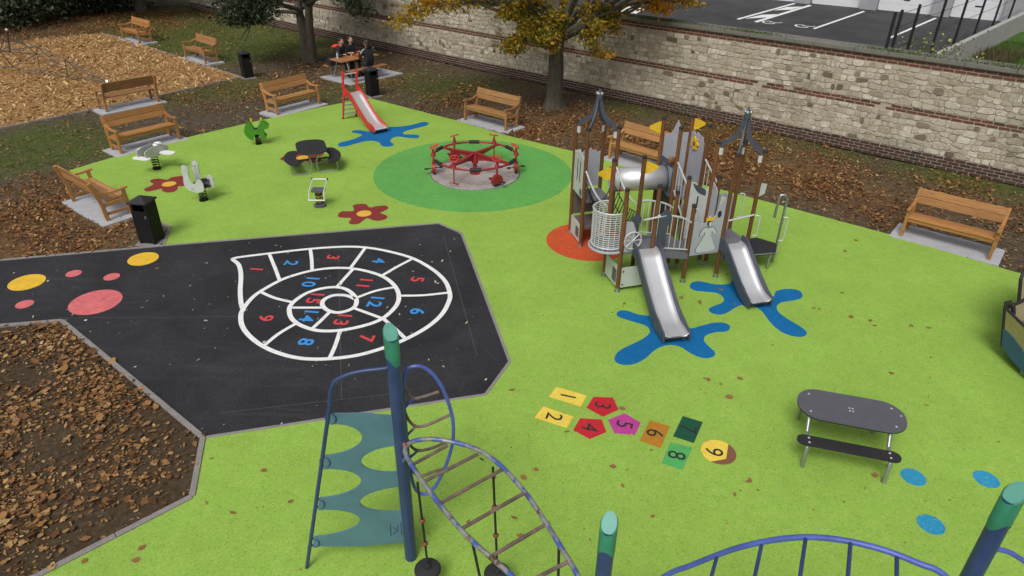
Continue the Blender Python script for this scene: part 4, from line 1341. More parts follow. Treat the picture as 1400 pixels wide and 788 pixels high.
# ------------------------------------------------------------------ rope climber on the wood chips
rp = thing('rope_climber', 'low grey rope climbing net anchored in the wood chips', 'climbing net', (-22.029, 31.168) + (0,))
rx0, ry0 = (-22.029, 31.168)
def L3(q, z):
    return (q[0] - rx0, q[1] - ry0, z)
TOP = [L3((-15.16, 26.022), .1), L3((-16.627, 26.246), .85), L3((-17.74, 26.632), 1.2), L3((-18.363, 26.699), 1.4), L3((-18.602, 26.531), 1.8)]
BOT = [L3((-15.16, 26.022), .1), L3((-16.928, 26.619), .12), L3((-18.252, 27.123), .12), L3((-19.782, 27.872), .15), L3((-20.4, 27.612), .2)]
MID = [L3((-15.16, 26.022), .1), L3((-16.346, 26.397), .45), L3((-17.196, 26.629), .6), L3((-18.275, 27.259), .8), L3((-19.265, 26.739), 1.0)]
for pts in (TOP, BOT, MID, [TOP[1], MID[1], BOT[1]], [TOP[1], BOT[1]], [TOP[2], MID[3], BOT[2]], [TOP[2], MID[2], BOT[2]], [MID[4], BOT[3]], [TOP[3], MID[3]], [TOP[3], MID[4]], [TOP[2], MID[4]], [TOP[4], MID[4]], [MID[3], BOT[3]], [TOP[2], L3((-17.26, 26.656), .62), MID[1]]):
    MB().tube(pts, .017, 6).build('rope', M['rope_grey'], rp)
MB().cyl((0, 0, 0), TOP[4], .035, n=10).build('mast', M['rope_grey'], rp)
MB().ell(TOP[4], (.05, .05, .05)).build('mast_cap', M['wtube'], rp)
MB().tube([L3((-15.16, 26.022), .12), L3((-15.255, 26.314), -.05)], .05, 8).build('anchor', M['galv'], rp)

# ------------------------------------------------------------------ picnic table with people
pad = kind(sheet('concrete_pad', [(-7.643, 27.553), (-6.172, 26.392), (-4.493, 28.341), (-5.826, 29.404)], .02, M['concrete']), 'structure')
pang = math.atan2(.76, .65)
pc = Vector((-6.22, 27.66, .02))
pt = thing('picnic_table', 'wooden picnic table with attached benches and steel legs where three people sit', 'picnic table', pc, pang)
for k in range(4):
    MB().box((0, -.285 + .19 * k, .74), (1.8, .18, .04)).build('top_plank', M['picnic'], pt, .004)
for s in (-1, 1):
    for k in (0, 1):
        MB().box((0, s * (.62 + .15 * k), .44), (1.8, .14, .04)).build('bench_plank', M['picnic'], pt, .004)
    for t in (-1, 1):
        MB().tube([(s * .62, t * .30, .71), (s * .62, t * .42, .38), (s * .62, t * .62, 0.02)], .024, 8).build('leg', M['galv'], pt)
        MB().tube([(s * .62, t * .40, .41), (s * .62, t * .76, .41), (s * .62, t * .78, .02)], .02, 8).build('leg', M['galv'], pt)
    MB().beam((s * .62, -.36, .70), (s * .62, .36, .70), .04, .04).build('cross_bar', M['galv'], pt)

def person(lb, loc, face, hair, coat, legs, lean=0.1, arm=((.2, -.42, .8), (-.2, -.42, .8)), extra=None, longhair=False):
    """seated figure: local -y is forward, seat at z=.46"""
    root = thing('person', lb, 'person', loc, face)
    root.scale = (1.1, 1.1, 1.08)
    vs_ = [(0, 0, .52), (0, -lean * .4, .74), (0, -lean, .96), (0, -lean, 1.06)]
    hip, knee, foot = [], [], []
    verts = list(vs_)
    edges = [(0, 1), (1, 2), (2, 3)]
    rad = [(.17, .14), (.16, .125), (.185, .125), (.07, .07)]
    for s in (-1, 1):
        b = len(verts)
        verts += [(s * .10, -.06, .52), (s * .13, -.44, .50), (s * .13, -.46, .10), (s * .13, -.58, .045)]
        rad += [(.10, .10), (.07, .07), (.05, .05), (.045, .04)]
        edges += [(0, b), (b, b + 1), (b + 1, b + 2), (b + 2, b + 3)]
        b = len(verts)
        h = arm[0] if s > 0 else arm[1]
        sh = (s * .19, -lean, .95)
        el = (s * .26, -lean - .10, .74)
        verts += [sh, el, h]
        rad += [(.075, .075), (.055, .055), (.04, .04)]
        edges += [(2, b), (b, b + 1), (b + 1, b + 2)]
    me = bpy.data.meshes.new('body')
    me.from_pydata(verts, edges, [])
    body = bpy.data.objects.new('body', me)
    col.objects.link(body)
    sk = body.modifiers.new('skin', 'SKIN')
    for i, r_ in enumerate(rad):
        me.skin_vertices[0].data[i].radius = r_
        me.skin_vertices[0].data[i].use_root = (i == 0)
    sb = body.modifiers.new('sub', 'SUBSURF')
    sb.levels = sb.render_levels = 2
    me.materials.append(coat)
    body.parent = root
    hd = Matrix.Translation((0, -lean - .02, 1.20))
    h_ = MB().ell((0, 0, 0), (.078, .098, .118), 14, 10, hd)
    h_.ell((0, -.1, -.01), (.014, .022, .022), 8, 6, hd)
    for s in (-1, 1):
        h_.ell((s * .078, .01, -.005), (.012, .022, .032), 8, 6, hd)
    h_.cyl((0, -lean, 1.0), (0, -lean - .01, 1.14), .05, n=10)
    head = h_.build('head', M['skin'], root)
    for s in (-1, 1):
        MB().ell((s * .032, -.088, .015), (.012, .008, .008), 8, 6, hd).build('eye', M['hair2'], head)
    MB().ell((0, -.09, -.055), (.024, .01, .007), 8, 6, hd).build('mouth', M['red'], head)
    hr = MB()
    hr.ell((0, .022, .030), (.090, .102, .105), 14, 10, hd)
    if longhair:
        hr.ell((0, .075, -.07), (.085, .05, .13), 12, 8, hd)
    hr.build('hair', hair, root)
    for s in (-1, 1):
        c = arm[0] if s > 0 else arm[1]
        hb = MB().ell((c[0], c[1] - .03, c[2]), (.038, .05, .018), 8, 6)
        for f in range(4):
            o_ = (f - 1.5) * .018
            L_ = (.055, .07, .066, .05)[f]
            hb.tube([(c[0] + o_, c[1] - .06, c[2]), (c[0] + o_, c[1] - .06 - L_ * .6, c[2] + .006), (c[0] + o_ * .9, c[1] - .06 - L_, c[2] - .012)], [.010, .0095, .008], 6)
        hb.tube([(c[0] - s * .03, c[1] - .01, c[2]), (c[0] - s * .055, c[1] - .05, c[2] + .004), (c[0] - s * .052, c[1] - .08, c[2] - .006)], [.012, .011, .009], 6)
        hb.build('hand', M['skin'], root)
        sh_ = MB().ell((s * .13, -.62, .035), (.05, .12, .045), 10, 7)
        sh_.build('shoe', M['black'], root)
    return root
tm = Matrix.Translation(pc) @ Matrix.Rotation(pang, 4, 'Z')
def on_table(x, y):
    p = tm @ Vector((x, y, 0))
    return (p.x, p.y, .02)
# near bench is local -y; people there look towards +y (local forward -y turned by 180 degrees)
p1 = person('person in dark jacket with white shoulder stripes, back to the camera at picnic table', on_table(.22, -.66), pang + PI, M['hair'], M['coat'], M['jean'], .12, arm=((.16, -.40, .81), (-.14, -.38, .81)), longhair=True)
for s in (-1, 1):
    MB().tube([(s * .19, -.02, 1.055), (s * .24, -.08, .99), (s * .285, -.14, .88)], .012, 5).build('shoulder_stripe', M['white'], p1)
p2 = person('person in black with brown hair on the far bench, middle of the three', on_table(.25, .66), pang + R(-8), M['hair'], M['coat'], M['jean'], .16, arm=((.18, -.36, .81), (-.12, -.40, .81)))
p3 = person('person with black hair and red hood on the far bench, leftmost of three', on_table(-.30, .66), pang + R(15), M['hair2'], M['coat'], M['jean'], .18, arm=((.12, -.38, .81), (-.18, -.40, .81)))
hood = MB().ell((0, .04, 1.02), (.17, .10, .07), 12, 8)
hood.tube([(.13, -.10, 1.05), (.17, 0, 1.04), (.1, .12, 1.0), (-.1, .12, 1.0), (-.17, 0, 1.04), (-.13, -.10, 1.05)], .045, 8)
hood.build('hood', M['redcloth'], p3)
for nm, lb, mt, q, rr in (('backpack', 'small red bag standing on the far right end of the picnic bench', 'redcloth', (.62, .72), (.11, .09, .16)), ('sports_bag', 'dark green bag beside the red bag on the picnic bench', 'grncloth', (.86, .74), (.13, .10, .13)), ('shoulder_bag', 'black bag lying on the left end of the picnic table bench', 'coat', (-.62, .62), (.20, .12, .15))):
    p = on_table(*q)
    bg = thing(nm, lb, 'bag', (p[0], p[1], .48), pang)
    MB().prism(rrect(rr[0] * 2, rr[1] * 2, rr[1] * .6), rr[2] * 1.7, Matrix.Translation((0, 0, rr[2] * .85))).ell((0, 0, rr[2] * 1.7), (rr[0], rr[1], rr[2] * .3), 12, 6).build('pouch', M[mt], bg, .02)
    MB().tube([(-rr[0] * .6, 0, rr[2] * 1.8), (0, -rr[1] * .3, rr[2] * 2.3), (rr[0] * .6, 0, rr[2] * 1.8)], .012, 6).build('strap', M['black'], bg)
p = on_table(-.66, .18)
bo = thing('water_bottle', 'clear water bottle standing at the left end of the picnic table', 'bottle', (p[0], p[1], .78))
MB().lathe([(.0, 0), (.036, 0), (.036, .15), (.03, .18), (.014, .215), (.014, .235)], 14).build('body', M['bottle'], bo)
MB().cyl((0, 0, .235), (0, 0, .26), .016, n=10).build('cap', M['blue_paint'], bo)
for q, cc, lb in (((.02, .22), 'white', 'white paper cup between the people on the picnic table'), ((.02, -.05), 'redcloth', 'small red cup on the picnic table before the striped jacket')):
    p = on_table(*q)
    tag(MB().lathe([(0, 0), (.03, 0), (.04, .10), (.036, .10), (.028, .01)], 14).build('cup', M[cc], loc=(p[0], p[1], .78)), lb, 'cup', 'cups on the picnic table')

# ------------------------------------------------------------------ small red slide
sl_a, sl_b = Vector((-5.37, 22.25)), Vector((-4.06, 20.65))
sdv = (sl_b - sl_a).normalized()
sl = thing('small_slide', 'small red toddler slide with steel chute above a blue splash', 'slide', (sl_a.x, sl_a.y, ZR), math.atan2(sdv.y, sdv.x))
def chute(root, prof, w, side_h, mat_c, mat_s, wall_t=.03, edge=None):
    """prof: (x,z) along the chute; side plates stand on both edges"""
    pf = cat_rom(prof, 6)
    v_, f_ = [], []
    cs = [(-w / 2, .05), (-w / 2 + .05, .004), (-w * .2, 0), (w * .2, 0), (w / 2 - .05, .004), (w / 2, .05)]
    for x, z in pf:
        v_ += [(x, a, z + b) for a, b in cs]
    k = len(cs)
    for i in range(len(pf) - 1):
        for j in range(k - 1):
            f_.append((i * k + j, (i + 1) * k + j, (i + 1) * k + j + 1, i * k + j + 1))
    o = MB().add(v_, f_, True).build('chute', mat_c, root, angle=60)
    sm = o.modifiers.new('thick', 'SOLIDIFY')
    sm.thickness = .008
    for s in (-1, 1):
        up, dn_ = [], []
        for i, (x, z) in enumerate(pf):
            t = i / (len(pf) - 1)
            hh = side_h(t)
            up.append((x, z + hh))
            dn_.append((x, z - .09))
        MB().prism(up + dn_[::-1], wall_t, Matrix(((1, 0, 0, 0), (0, 0, -1, s * (w / 2 + wall_t / 2 + .002)), (0, 1, 0, 0), (0, 0, 0, 1)))).build('side_plate', mat_s, root, .006)
    return o
chute(sl, [(.42, .88), (.62, .86), (.85, .70), (1.25, .42), (1.62, .20), (1.88, .16), (2.08, .15)], .40, lambda t: .12 if t < .85 else .12 * (1 - (t - .85) / .2), M['slide'], M['red_br'])
for s in (-1, 1):
    outl = [(0, 0), (.07, 0), (.30, .80), (.50, .86), (.50, .98), (.39, 1.04), (.40, 1.12), (.36, 1.20), (.36, 1.30), (.42, 1.38), (.43, 1.50), (.37, 1.57), (.28, 1.56), (.24, 1.47), (.28, 1.34), (.27, 1.22), (.22, 1.12), (.22, .98), (.20, .80)]
    MB().prism(outl, .03, Matrix(((1, 0, 0, 0), (0, 0, -1, s * .235), (0, 1, 0, 0), (0, 0, 0, 1)))).build('ladder_side', M['red_br'], sl, .008)
    MB().box((2.02, s * .2, .06), (.05, .05, .13)).build('foot', M['rubber_blk'], sl, .005)
    MB().box((.04, s * .235, .03), (.06, .05, .06)).build('foot', M['rubber_blk'], sl, .005)
for k in range(5):
    z = .15 + k * .15
    MB().box((.06 + .25 * z, 0, z), (.11, .42, .022)).build('step', M['wtube'], sl, .004)
MB().box((.40, 0, .86), (.20, .43, .02)).build('top_step', M['wtube'], sl, .004)
MB().cyl((.34, -.24, 1.46), (.34, .24, 1.46), .018).build('crossbar', M['wtube'], sl)
MB().cyl((2.09, -.21, .145), (2.09, .21, .145), .022).build('end_roll', M['wtube'], sl)

# ------------------------------------------------------------------ carousel
ca_o = thing('pedal_carousel', 'red ring carousel with steering wheels and pedal wheels over a metal plate', 'carousel', (CAR[0], CAR[1], ZR + .004), R(4))
MB().prism(circle(0, 0, 1.16, 72), .006, Matrix.Translation((0, 0, .004))).build('floor_plate', M['plate'], ca_o)
MB().tube([(1.17 * math.cos(a), 1.17 * math.sin(a), .008) for a in np.linspace(0, 2 * PI, 72, endpoint=False)], .014, 6, True).build('floor_rim', M['galv'], ca_o)
RR, RZ = 1.08, .50
MB().tube([(RR * math.cos(a), RR * math.sin(a), RZ) for a in np.linspace(0, 2 * PI, 72, endpoint=False)], .028, 10, True).build('ring', M['red'], ca_o)
MB().cyl((0, 0, .0), (0, 0, .46), .055).cyl((0, 0, .008), (0, 0, .03), .14, n=16).build('hub_post', M['red'], ca_o)
hub = MB().lathe([(.0, .58), (.05, .57), (.09, .50), (.09, .30), (0, .30)], 16).build('hub', M['red'], ca_o)
for k in range(4):
    a = R(45 + 90 * k + 8)
    d = Vector((math.cos(a), math.sin(a), 0))
    Mx = Matrix(((d.x, 0, d.y, 0), (d.y, 0, -d.x, 0), (0, 1, 0, 0), (0, 0, 0, 1)))
    sp = MB().prism([(.05, .36), (.35, .43), (RR, RZ - .02), (RR, RZ + .02), (.3, .54), (.05, .57)], .02, Mx)
    sp.prism([(.05, .555), (.5, .515), (RR, RZ - .012), (RR, RZ + .022), (.5, .545), (.05, .585)], .09, Mx)
    sp.build('spoke', M['red'], ca_o, .004)
for k in range(6):
    a = R(60 * k)
    d = Vector((math.cos(a), math.sin(a), 0))
    t = Vector((-d.y, d.x, 0))
    c = d * RR
    st = MB()
    st.lathe([(.075, 0), (.03, .12), (.018, .20), (.0, .20)], 12, Matrix.Translation((c.x, c.y, RZ)))
    st.build('steering_column', M['red'], ca_o)
    wc = c + Vector((0, 0, RZ + .245)) - d * .03
    tilt = (Vector((0, 0, 1)) - d * -.45).normalized()
    e1 = t
    e2 = tilt.cross(t).normalized()
    wp_ = [wc + (e1 * math.cos(q) + e2 * math.sin(q)) * .115 for q in np.linspace(0, 2 * PI, 22, endpoint=False)]
    sw = MB().tube(wp_, .013, 7, True)
    sw.cyl(wc - e1 * .10, wc + e1 * .10, .009, n=6).cyl(wc - e2 * .10, wc + e2 * .10, .009, n=6)
    sw.build('steering_wheel', M['red_br'], ca_o)
    if k not in (1, 4):
        st = MB().beam(c + Vector((0, 0, .22)), c + Vector((0, 0, RZ)), .05, .05)
        st.build('wheel_strut', M['red'], ca_o)
        Mw = Matrix(((t.x, 0, d.x, c.x), (t.y, 0, d.y, c.y), (0, 1, 0, .165), (0, 0, 0, 1)))
        cov = MB().prism([(.155 * math.cos(q), .155 * math.sin(q)) for q in np.linspace(R(-30), R(210), 24)], .10, Mw).build('wheel_cover', M['red'], ca_o, .01)
        MB().tube([Mw @ Vector((.11 * math.cos(q), .11 * math.sin(q), 0)) for q in np.linspace(0, 2 * PI, 24, endpoint=False)], .045, 8, True).build('wheel', M['rubber_blk'], ca_o)
        for s in (-1, 1):
            MB().cyl(c + Vector((0, 0, .165)), c + d * s * .17 + Vector((0, 0, .165)) + t * s * .06, .012, n=6).box(tuple(c + d * s * .19 + t * s * .07 + Vector((0, 0, .165))), (.10, .07, .025), rz=a).build('pedal', M['rubber_blk'], ca_o)
    else:
        MB().cyl(c + Vector((0, 0, .10)), c + Vector((0, 0, RZ)), .016).cyl(c + t * .13 + Vector((0, 0, .10)), c - t * .13 + Vector((0, 0, .10)), .016).build('foot_bar', M['red'], ca_o)
    b = a + R(30)
    MB().tube([((RR) * math.cos(q), (RR) * math.sin(q), RZ + .004) for q in np.linspace(b - .13, b + .13, 9)], .052, 10).build('seat_pad', M['rubber_blk'], ca_o, .012)

# ------------------------------------------------------------------ springers
def spring(root, h, r_, turns=5, mat='black'):
    MB().tube([(r_ * math.cos(a), r_ * math.sin(a), .03 + h * k / 80) for k, a in enumerate(np.linspace(0, 2 * PI * turns, 81))], .012, 6).build('spring', M[mat], root)
    MB().cyl((0, 0, 0), (0, 0, .035), r_ * 1.25, n=18).build('base', M[mat], root)
    MB().cyl((0, 0, h + .02), (0, 0, h + .05), r_ * 1.1, n=14).build('spring_plate', M[mat], root)
def side_profile(x0, s):
    return Matrix(((1, 0, 0, 0), (0, 0, -1, s), (0, 1, 0, 0), (0, 0, 0, 1)))

q = (-9.446, 17.401)
pl = thing('plane_springer', 'white aeroplane spring rider with four wing seats before the bench', 'spring rider', (q[0], q[1], ZR), R(72))
spring(pl, .33, .085)
body = cat_rom([(-.40, .50), (-.36, .60), (-.10, .64), (.16, .62), (.36, .56), (.42, .48), (.34, .40), (0, .37), (-.32, .40)], 5, True)
for s in (-.13, .13):
    MB().prism(body, .02, side_profile(0, s)).build('side_panel', M['panel_lt'], pl, .004)
MB().box((-.02, 0, .46), (.30, .23, .03)).build('seat', M['hpl'], pl, .006)
for s in (-1, 1):
    MB().prism(rrect(.24, .42, .1), .022, Matrix.Translation((.12, s * .36, .45))).build('wing', M['white'], pl, .004)
MB().prism(rrect(.20, .50, .09), .022, Matrix.Translation((-.40, 0, .42))).build('tail_wing', M['white'], pl, .004)
MB().cyl((.14, -.2, .64), (.14, .2, .64), .014).build('handlebar', M['galv'], pl)
MB().ell((.22, 0, .60), (.13, .12, .07), 12, 8).build('nose_cover', M['white'], pl)

q = (-7.414, 15.374)
ch = thing('bird_springer', 'pale grey bird shaped spring rider with black seat beside the maroon flower', 'spring rider', (q[0], q[1], ZR), R(158))
ch.scale = (.82, .86, .90)
spring(ch, .34, .10)
prof_ = cat_rom([(-.28, .36), (-.33, .52), (-.27, .66), (-.14, .66), (-.02, .54), (.08, .52), (.14, .62), (.15, .78), (.13, .92), (.20, 1.0), (.33, .98), (.38, .84), (.37, .66), (.40, .48), (.28, .32), (.0, .29)], 5, True)
for s in (-.19, .19):
    MB().prism(prof_, .02, side_profile(0, s)).build('side_panel', M['panel_lt'], ch, .004)
for k in range(3):
    MB().box((-.15 + .085 * k, 0, .56 - .018 * abs(k - 1)), (.075, .36, .03)).build('seat_slat', M['rubber_blk'], ch, .005)
MB().box((-.04, 0, .39), (.34, .34, .02)).build('base_plate', M['hpl'], ch)
MB().cyl((.24, -.22, .90), (.24, .22, .90), .015).build('handlebar', M['wtube'], ch)
MB().cyl((.10, -.28, .42), (.10, .28, .42), .015).build('foot_bar', M['wtube'], ch)
MB().prism(circle(0, 0, .065, 16), .012, side_profile(0, 0) @ Matrix.Translation((.37, .80, .21))).build('flower_disc', M['yellow'], ch)

q = (-7.428, 19.506)
dn = thing('dragon_springer', 'green animal shaped spring rider with yellow horns left of the black table', 'spring rider', (q[0], q[1], ZR), R(15))
dn.scale = (.80, .85, .84)
spring(dn, .26, .09)
prof_ = cat_rom([(-.38, .62), (-.40, .42), (-.28, .24), (-.14, .20), (-.07, .36), (.07, .36), (.14, .22), (.28, .20), (.33, .28), (.26, .38), (.28, .54), (.42, .56), (.44, .66), (.30, .78), (.14, .75), (.06, .57), (-.06, .55), (-.14, .71), (-.26, .75)], 5, True)
for s in (-.13, .13):
    MB().prism(prof_, .02, side_profile(0, s)).build('side_panel', M['dkgreen'], dn, .004)
MB().box((-.02, 0, .52), (.26, .24, .03)).build('seat', M['hpl'], dn, .006)
MB().cyl((.16, -.2, .74), (.16, .2, .74), .014).build('handlebar', M['wtube'], dn)
MB().cyl((.10, -.22, .32), (.10, .22, .32), .014).build('foot_bar', M['wtube'], dn)
for x in (-.14, .20):
    MB().prism([(-.03, 0), (.03, 0), (.035, .10), (0, .14), (-.03, .10)], .02, side_profile(0, 0) @ Matrix.Translation((x, .76, -.13))).build('horn', M['yellow'], dn)

q = (-4.564, 15.127)
sm = thing('seat_springer', 'small spring seat with white tube frame nearest the asphalt', 'spring rider', (q[0], q[1], ZR), R(-90))
spring(sm, .27, .08, 4, 'hpl')
MB().lathe([(.14, 0), (.14, .05), (.08, .07), (0, .07)], 18).build('base_cover', M['hpl_grey'], sm)
MB().prism(rrect(.26, .30, .05), .035, Matrix.Translation((-.02, 0, .40))).build('seat', M['hpl_grey'], sm, .006)
for s in (-1, 1):
    MB().tube([(.22, s * .18, .24), (.16, s * .17, .42), (-.24, s * .17, .58)], .015, 7).build('frame_side', M['wtube'], sm)
    MB().ell((-.24, s * .18, .585), (.028, .022, .028), 8, 6).build('frame_knob', M['hpl'], sm)
for x, z, nm in ((.22, .24, 'foot_bar'), (-.24, .58, 'handlebar')):
    MB().cyl((x, -.19, z), (x, .19, z), .015).build(nm, M['wtube'], sm)
MB().cyl((0, 0, .1), (0, 0, .34), .045).build('core', M['yellow'], sm)

# ------------------------------------------------------------------ small black picnic table
q = (-5.33, 17.58)
tb = thing('child_table', 'small square black picnic table with two curved seats over a flower', 'picnic table', (q[0], q[1], ZR), R(20))
MB().prism(rrect(.76, 1.16, .30, 8), .025, Matrix.Translation((0, 0, .60))).build('table_top', M['hpl'], tb, .004)
for s in (-1, 1):
    MB().prism([(s * x, y) for x, y in cat_rom([(.34, -.46), (.42, -.15), (.42, .15), (.34, .46), (.44, .56), (.60, .50), (.72, .15), (.72, -.15), (.60, -.50), (.44, -.56)], 4, True)][::s], .03, Matrix.Translation((0, 0, .34))).build('seat', M['hpl'], tb, .004)
    for y in (-.34, .34):
        MB().tube(cat_rom([(s * .16, y, .58), (s * .06, y, .26), (s * .12, y, .03), (s * .2, y, .018), (s * .48, y, .018), (s * .58, y, .05), (s * .57, y, .32)], 4), .018, 8).build('leg', M['galv'], tb)
    MB().cyl((s * .15, -.34, .575), (s * .15, .34, .575), .015).build('cross_bar', M['galv'], tb)
MB().cyl((-.55, 0, .27), (.55, 0, .27), .02).build('seat_rail', M['hpl'], tb)

# ------------------------------------------------------------------ big grey picnic table
ta, te = Vector((3.93, 7.42)), Vector((5.22, 7.05))
td = (te - ta).normalized()
tc = (ta + te) / 2 + Vector((-.01, -.02))
bt = thing('picnic_table', 'oval grey picnic table with black bench standing in the foreground on the right', 'picnic table', (tc.x, tc.y, ZR), math.atan2(td.y, td.x))
MB().prism(rrect(1.36, .66, .30, 10), .014, Matrix.Translation((0, .03, .615))).build('table_top', M['hpl_grey'], bt, .003)
MB().prism(rrect(1.36, .66, .30, 10), .012, Matrix.Translation((0, .03, .601))).build('top_underside', M['black'], bt)
for s in (-1, 1):
    bc = MB().prism(rrect(1.26, .20, .095, 8), .02, Matrix.Translation((-.04 if s < 0 else .10, s * (.49 if s < 0 else .31), .39))).build('bench', M['hpl'], bt, .004)
    for x in (-.52, .46):
        for y in (-.045, .045):
            MB().cyl((x, s * (.49 if s < 0 else .31) + y, .40), (x, s * (.49 if s < 0 else .31) + y, .408), .015, n=10).build('bolt', M['wtube'], bc)
for x in (-.50, .50):
    for s in (-1, 1):
        MB().tube([(x - .03, s * .14, .595), (x - .03, s * .30, .38), (x - .03, s * (.46 if s < 0 else .36), .372), (x - .03, s * (.54 if s < 0 else .40), .32), (x - .03, s * (.57 if s < 0 else .42), 0)], .026, 10).build('leg', M['galv'], bt)
    MB().beam((x, -.2, .585), (x, .2, .585), .05, .02).build('bracket', M['galv'], bt)
    for y in (-.19, .19):
        MB().cyl((x * 1.05, y + .03, .621), (x * 1.05, y + .03, .628), .014, n=10).build('bolt', M['wtube'], bt)
for x, y in ((-.02, .03), (.02, .03), (-.02, -.03), (.02, -.03), (.62, .06)):
    MB().cyl((x, y + .03, .621), (x, y + .03, .628), .012, n=10).build('bolt', M['wtube'], bt)

# ------------------------------------------------------------------ boat at the right edge
q = (8.02, 9.34)
bo_ = thing('play_boat', 'wooden play boat with blue hull and black rail at the right picture edge', 'play boat', (q[0], q[1], ZR), R(-23.5))
LB = 3.2
def hull(s, z_in=0):
    return Matrix(((1, 0, 0, 0), (0, 0, -1, s), (0, 1, 0, 0), (0, 0, 0, 1)))
def spread_panel(name, outl, mat, side, thick, off=0.0, parent=None):
    """board that leaves the stem at an angle: local x runs aft"""
    a = side * R(60.5)
    Mx = Matrix.Rotation(a, 4, 'Z') @ Matrix(((1, 0, 0, 0), (0, 0, -1, off), (0, 1, 0, 0), (0, 0, 0, 1)))
    return MB().prism(outl, thick, Mx).build(name, mat, parent or bo_, .004)
for side in (1, -1):
    up_ = [(0, .25), (.25, .15), (.7, .07), (LB, .05), (LB, .80), (1.5, .80), (.6, .83), (0, .92)]
    spread_panel('hull_board', up_, M['boat_sand'], side, .03)
    wv = [(0, .25), (.25, .15), (.7, .07), (LB, .05), (LB, .22), (1.6, .26), (1.1, .22)] + cat_rom([(.75, .26), (.5, .44), (.2, .56), (0, .57)], 5)
    w_ = spread_panel('wave_board', wv, M['boat_blue'], side, .012, -.024 * (1 if side < 0 else -1))
    a = side * R(60.5)
    Mx = Matrix.Rotation(a, 4, 'Z')
    MB().tube([Mx @ Vector(p) for p in ((0, 0, .93), (.6, 0, .84), (1.5, 0, .81), (LB, 0, .81))], .024, 8).build('rail', M['rubber_blk'], bo_)
MB().tube([(0, 0, .24), (0, 0, .92), (.01, 0, 1.02), (.06, 0, 1.05), (.10, 0, .98), (.11, 0, .86)], .035, 8).build('stem_post', M['rubber_blk'], bo_)
MB().prism([(.06, .08), (1.45, 2.6), (2.9, 1.4), (2.9, -1.4), (1.45, -2.6), (.06, -.08)][::-1], .03, Matrix.Translation((0, 0, .45))).build('deck', M['hpl_grey'], bo_)
for side in (1, -1):
    a = side * R(60.5)
    Mx = Matrix.Rotation(a, 4, 'Z')
    cb = spread_panel('cabin_board', [(.62, .80), (.62, 1.22), (.72, 1.34), (2.2, 1.34), (2.2, .80)] if side > 0 else [(1.9, .78), (1.9, 1.1), (2.6, 1.1), (2.6, .78)], M['boat_sand'], side, .028, .04 * side)
    if side > 0:
        MB().tube([Mx @ Vector((x, .04, z)) for x, z in ((.62, .5), (.62, 1.22), (.72, 1.34), (2.2, 1.34))], .028, 8).build('cabin_edge', M['rubber_blk'], cb)
        MB().prism([(.85, .55), (1.3, .55), (1.3, 1.1), (.95, 1.05)], .012, Mx @ Matrix(((1, 0, 0, 0), (0, 0, -1, .018), (0, 1, 0, 0), (0, 0, 0, 1)))).build('window_board', M['boat_blue'], cb)
for x in (.42, 1.6, 2.8):
    for s in (-1, 1):
        MB().box((x * .5 + .06, s * x * .8, .07), (.12, .09, .14)).build('foot', M['galv'], bo_, .006)

for o_ in [x_ for x_ in col.objects if x_.parent == bo_ or (x_.parent and x_.parent.parent == bo_)]:      # raked stem: the hull leans forward with height
    for v_ in o_.data.vertices:
        v_.co.x -= .26 * (v_.co.z - .2)

# ------------------------------------------------------------------ play tower
tw = thing('play_tower', 'castle play tower with brown posts, two steel slides, tube and grey panels', 'play tower', (3.0, 12.0, ZR), math.atan2(.2974, .9548))
def post(x, y, h, cap=True):
    pf = [(.041 * math.cos(a), .041 * math.sin(a)) for a in np.linspace(R(22.5), R(382.5), 8, endpoint=False)]
    o = MB().prism(pf, h - .09, Matrix.Translation((x, y, .09 + (h - .09) / 2))).build('post', M['post'], tw, .004)
    MB().cyl((x, y, 0), (x, y, .10), .030, n=10).cyl((x, y, 0), (x, y, .012), .06, n=12).build('post_foot', M['galv'], o)
    if cap:
        MB().lathe([(.044, -.02), (.044, .02), (.028, .035), (0, .035)], 12, Matrix.Translation((x, y, h))).build('post_cap', M['hpl'], o)
    return o
PST = dict(P1=(-1.10, 2.31, 2.50), P2=(-1.13, 1.62, 2.54), P3=(-.47, 2.31, 2.48), P4=(-.46, 1.64, 2.52), P5=(-1.15, .31, 2.38), P6=(-1.16, -.33, 2.06), P7=(-.55, .31, 2.38), P8=(-.53, -.33, 2.06), P9=(.23, -.33, 1.60), P10=(.58, 1.07, 2.6), P18=(.56, 1.73, 2.6), P19=(1.20, 1.71, 2.6), P13=(1.20, 1.07, 2.6), P11=(.42, .27, 1.9), P21=(1.03, .19, 1.88), P22=(.24, .31, 1.6), P12=(.93, .27, 2.54), P14=(.95, -.33, 2.50), P15=(1.53, .30, 2.50), P16=(1.57, -.28, 2.50))
for k, (x, y, h) in PST.items():
    post(x, y, h)
def pp(k):
    return PST[k][:2]
def deck(name, pts, z, mat='deck', t=.05):
    a = sum(pts[i][0] * pts[(i + 1) % len(pts)][1] - pts[(i + 1) % len(pts)][0] * pts[i][1] for i in range(len(pts)))
    return MB().prism(pts if a > 0 else pts[::-1], t, Matrix.Translation((0, 0, z - t / 2))).build(name, M[mat], tw, .006)
deck('deck', [(-1.07, 1.66), (-.50, 1.68), (-.50, 2.27), (-1.07, 2.27)], 1.02)
deck('deck', [(-1.07, 1.66), (-.50, 1.68), (-.50, 2.27), (-1.07, 2.27)], .42, 'deck_br')
deck('deck', [(-1.12, -.36), (-.56, -.36), (-.56, .30), (-1.12, .30)], .84)
deck('deck', [(.26, -.30), (.92, -.30), (.92, .24), (.24, .27)], .60)
deck('deck', [(.60, 1.09), (1.18, 1.09), (1.18, 1.69), (.58, 1.71)], 1.12)
deck('deck', [(.98, -.34), (1.54, -.34), (1.52, .28), (.97, .25)], .70)
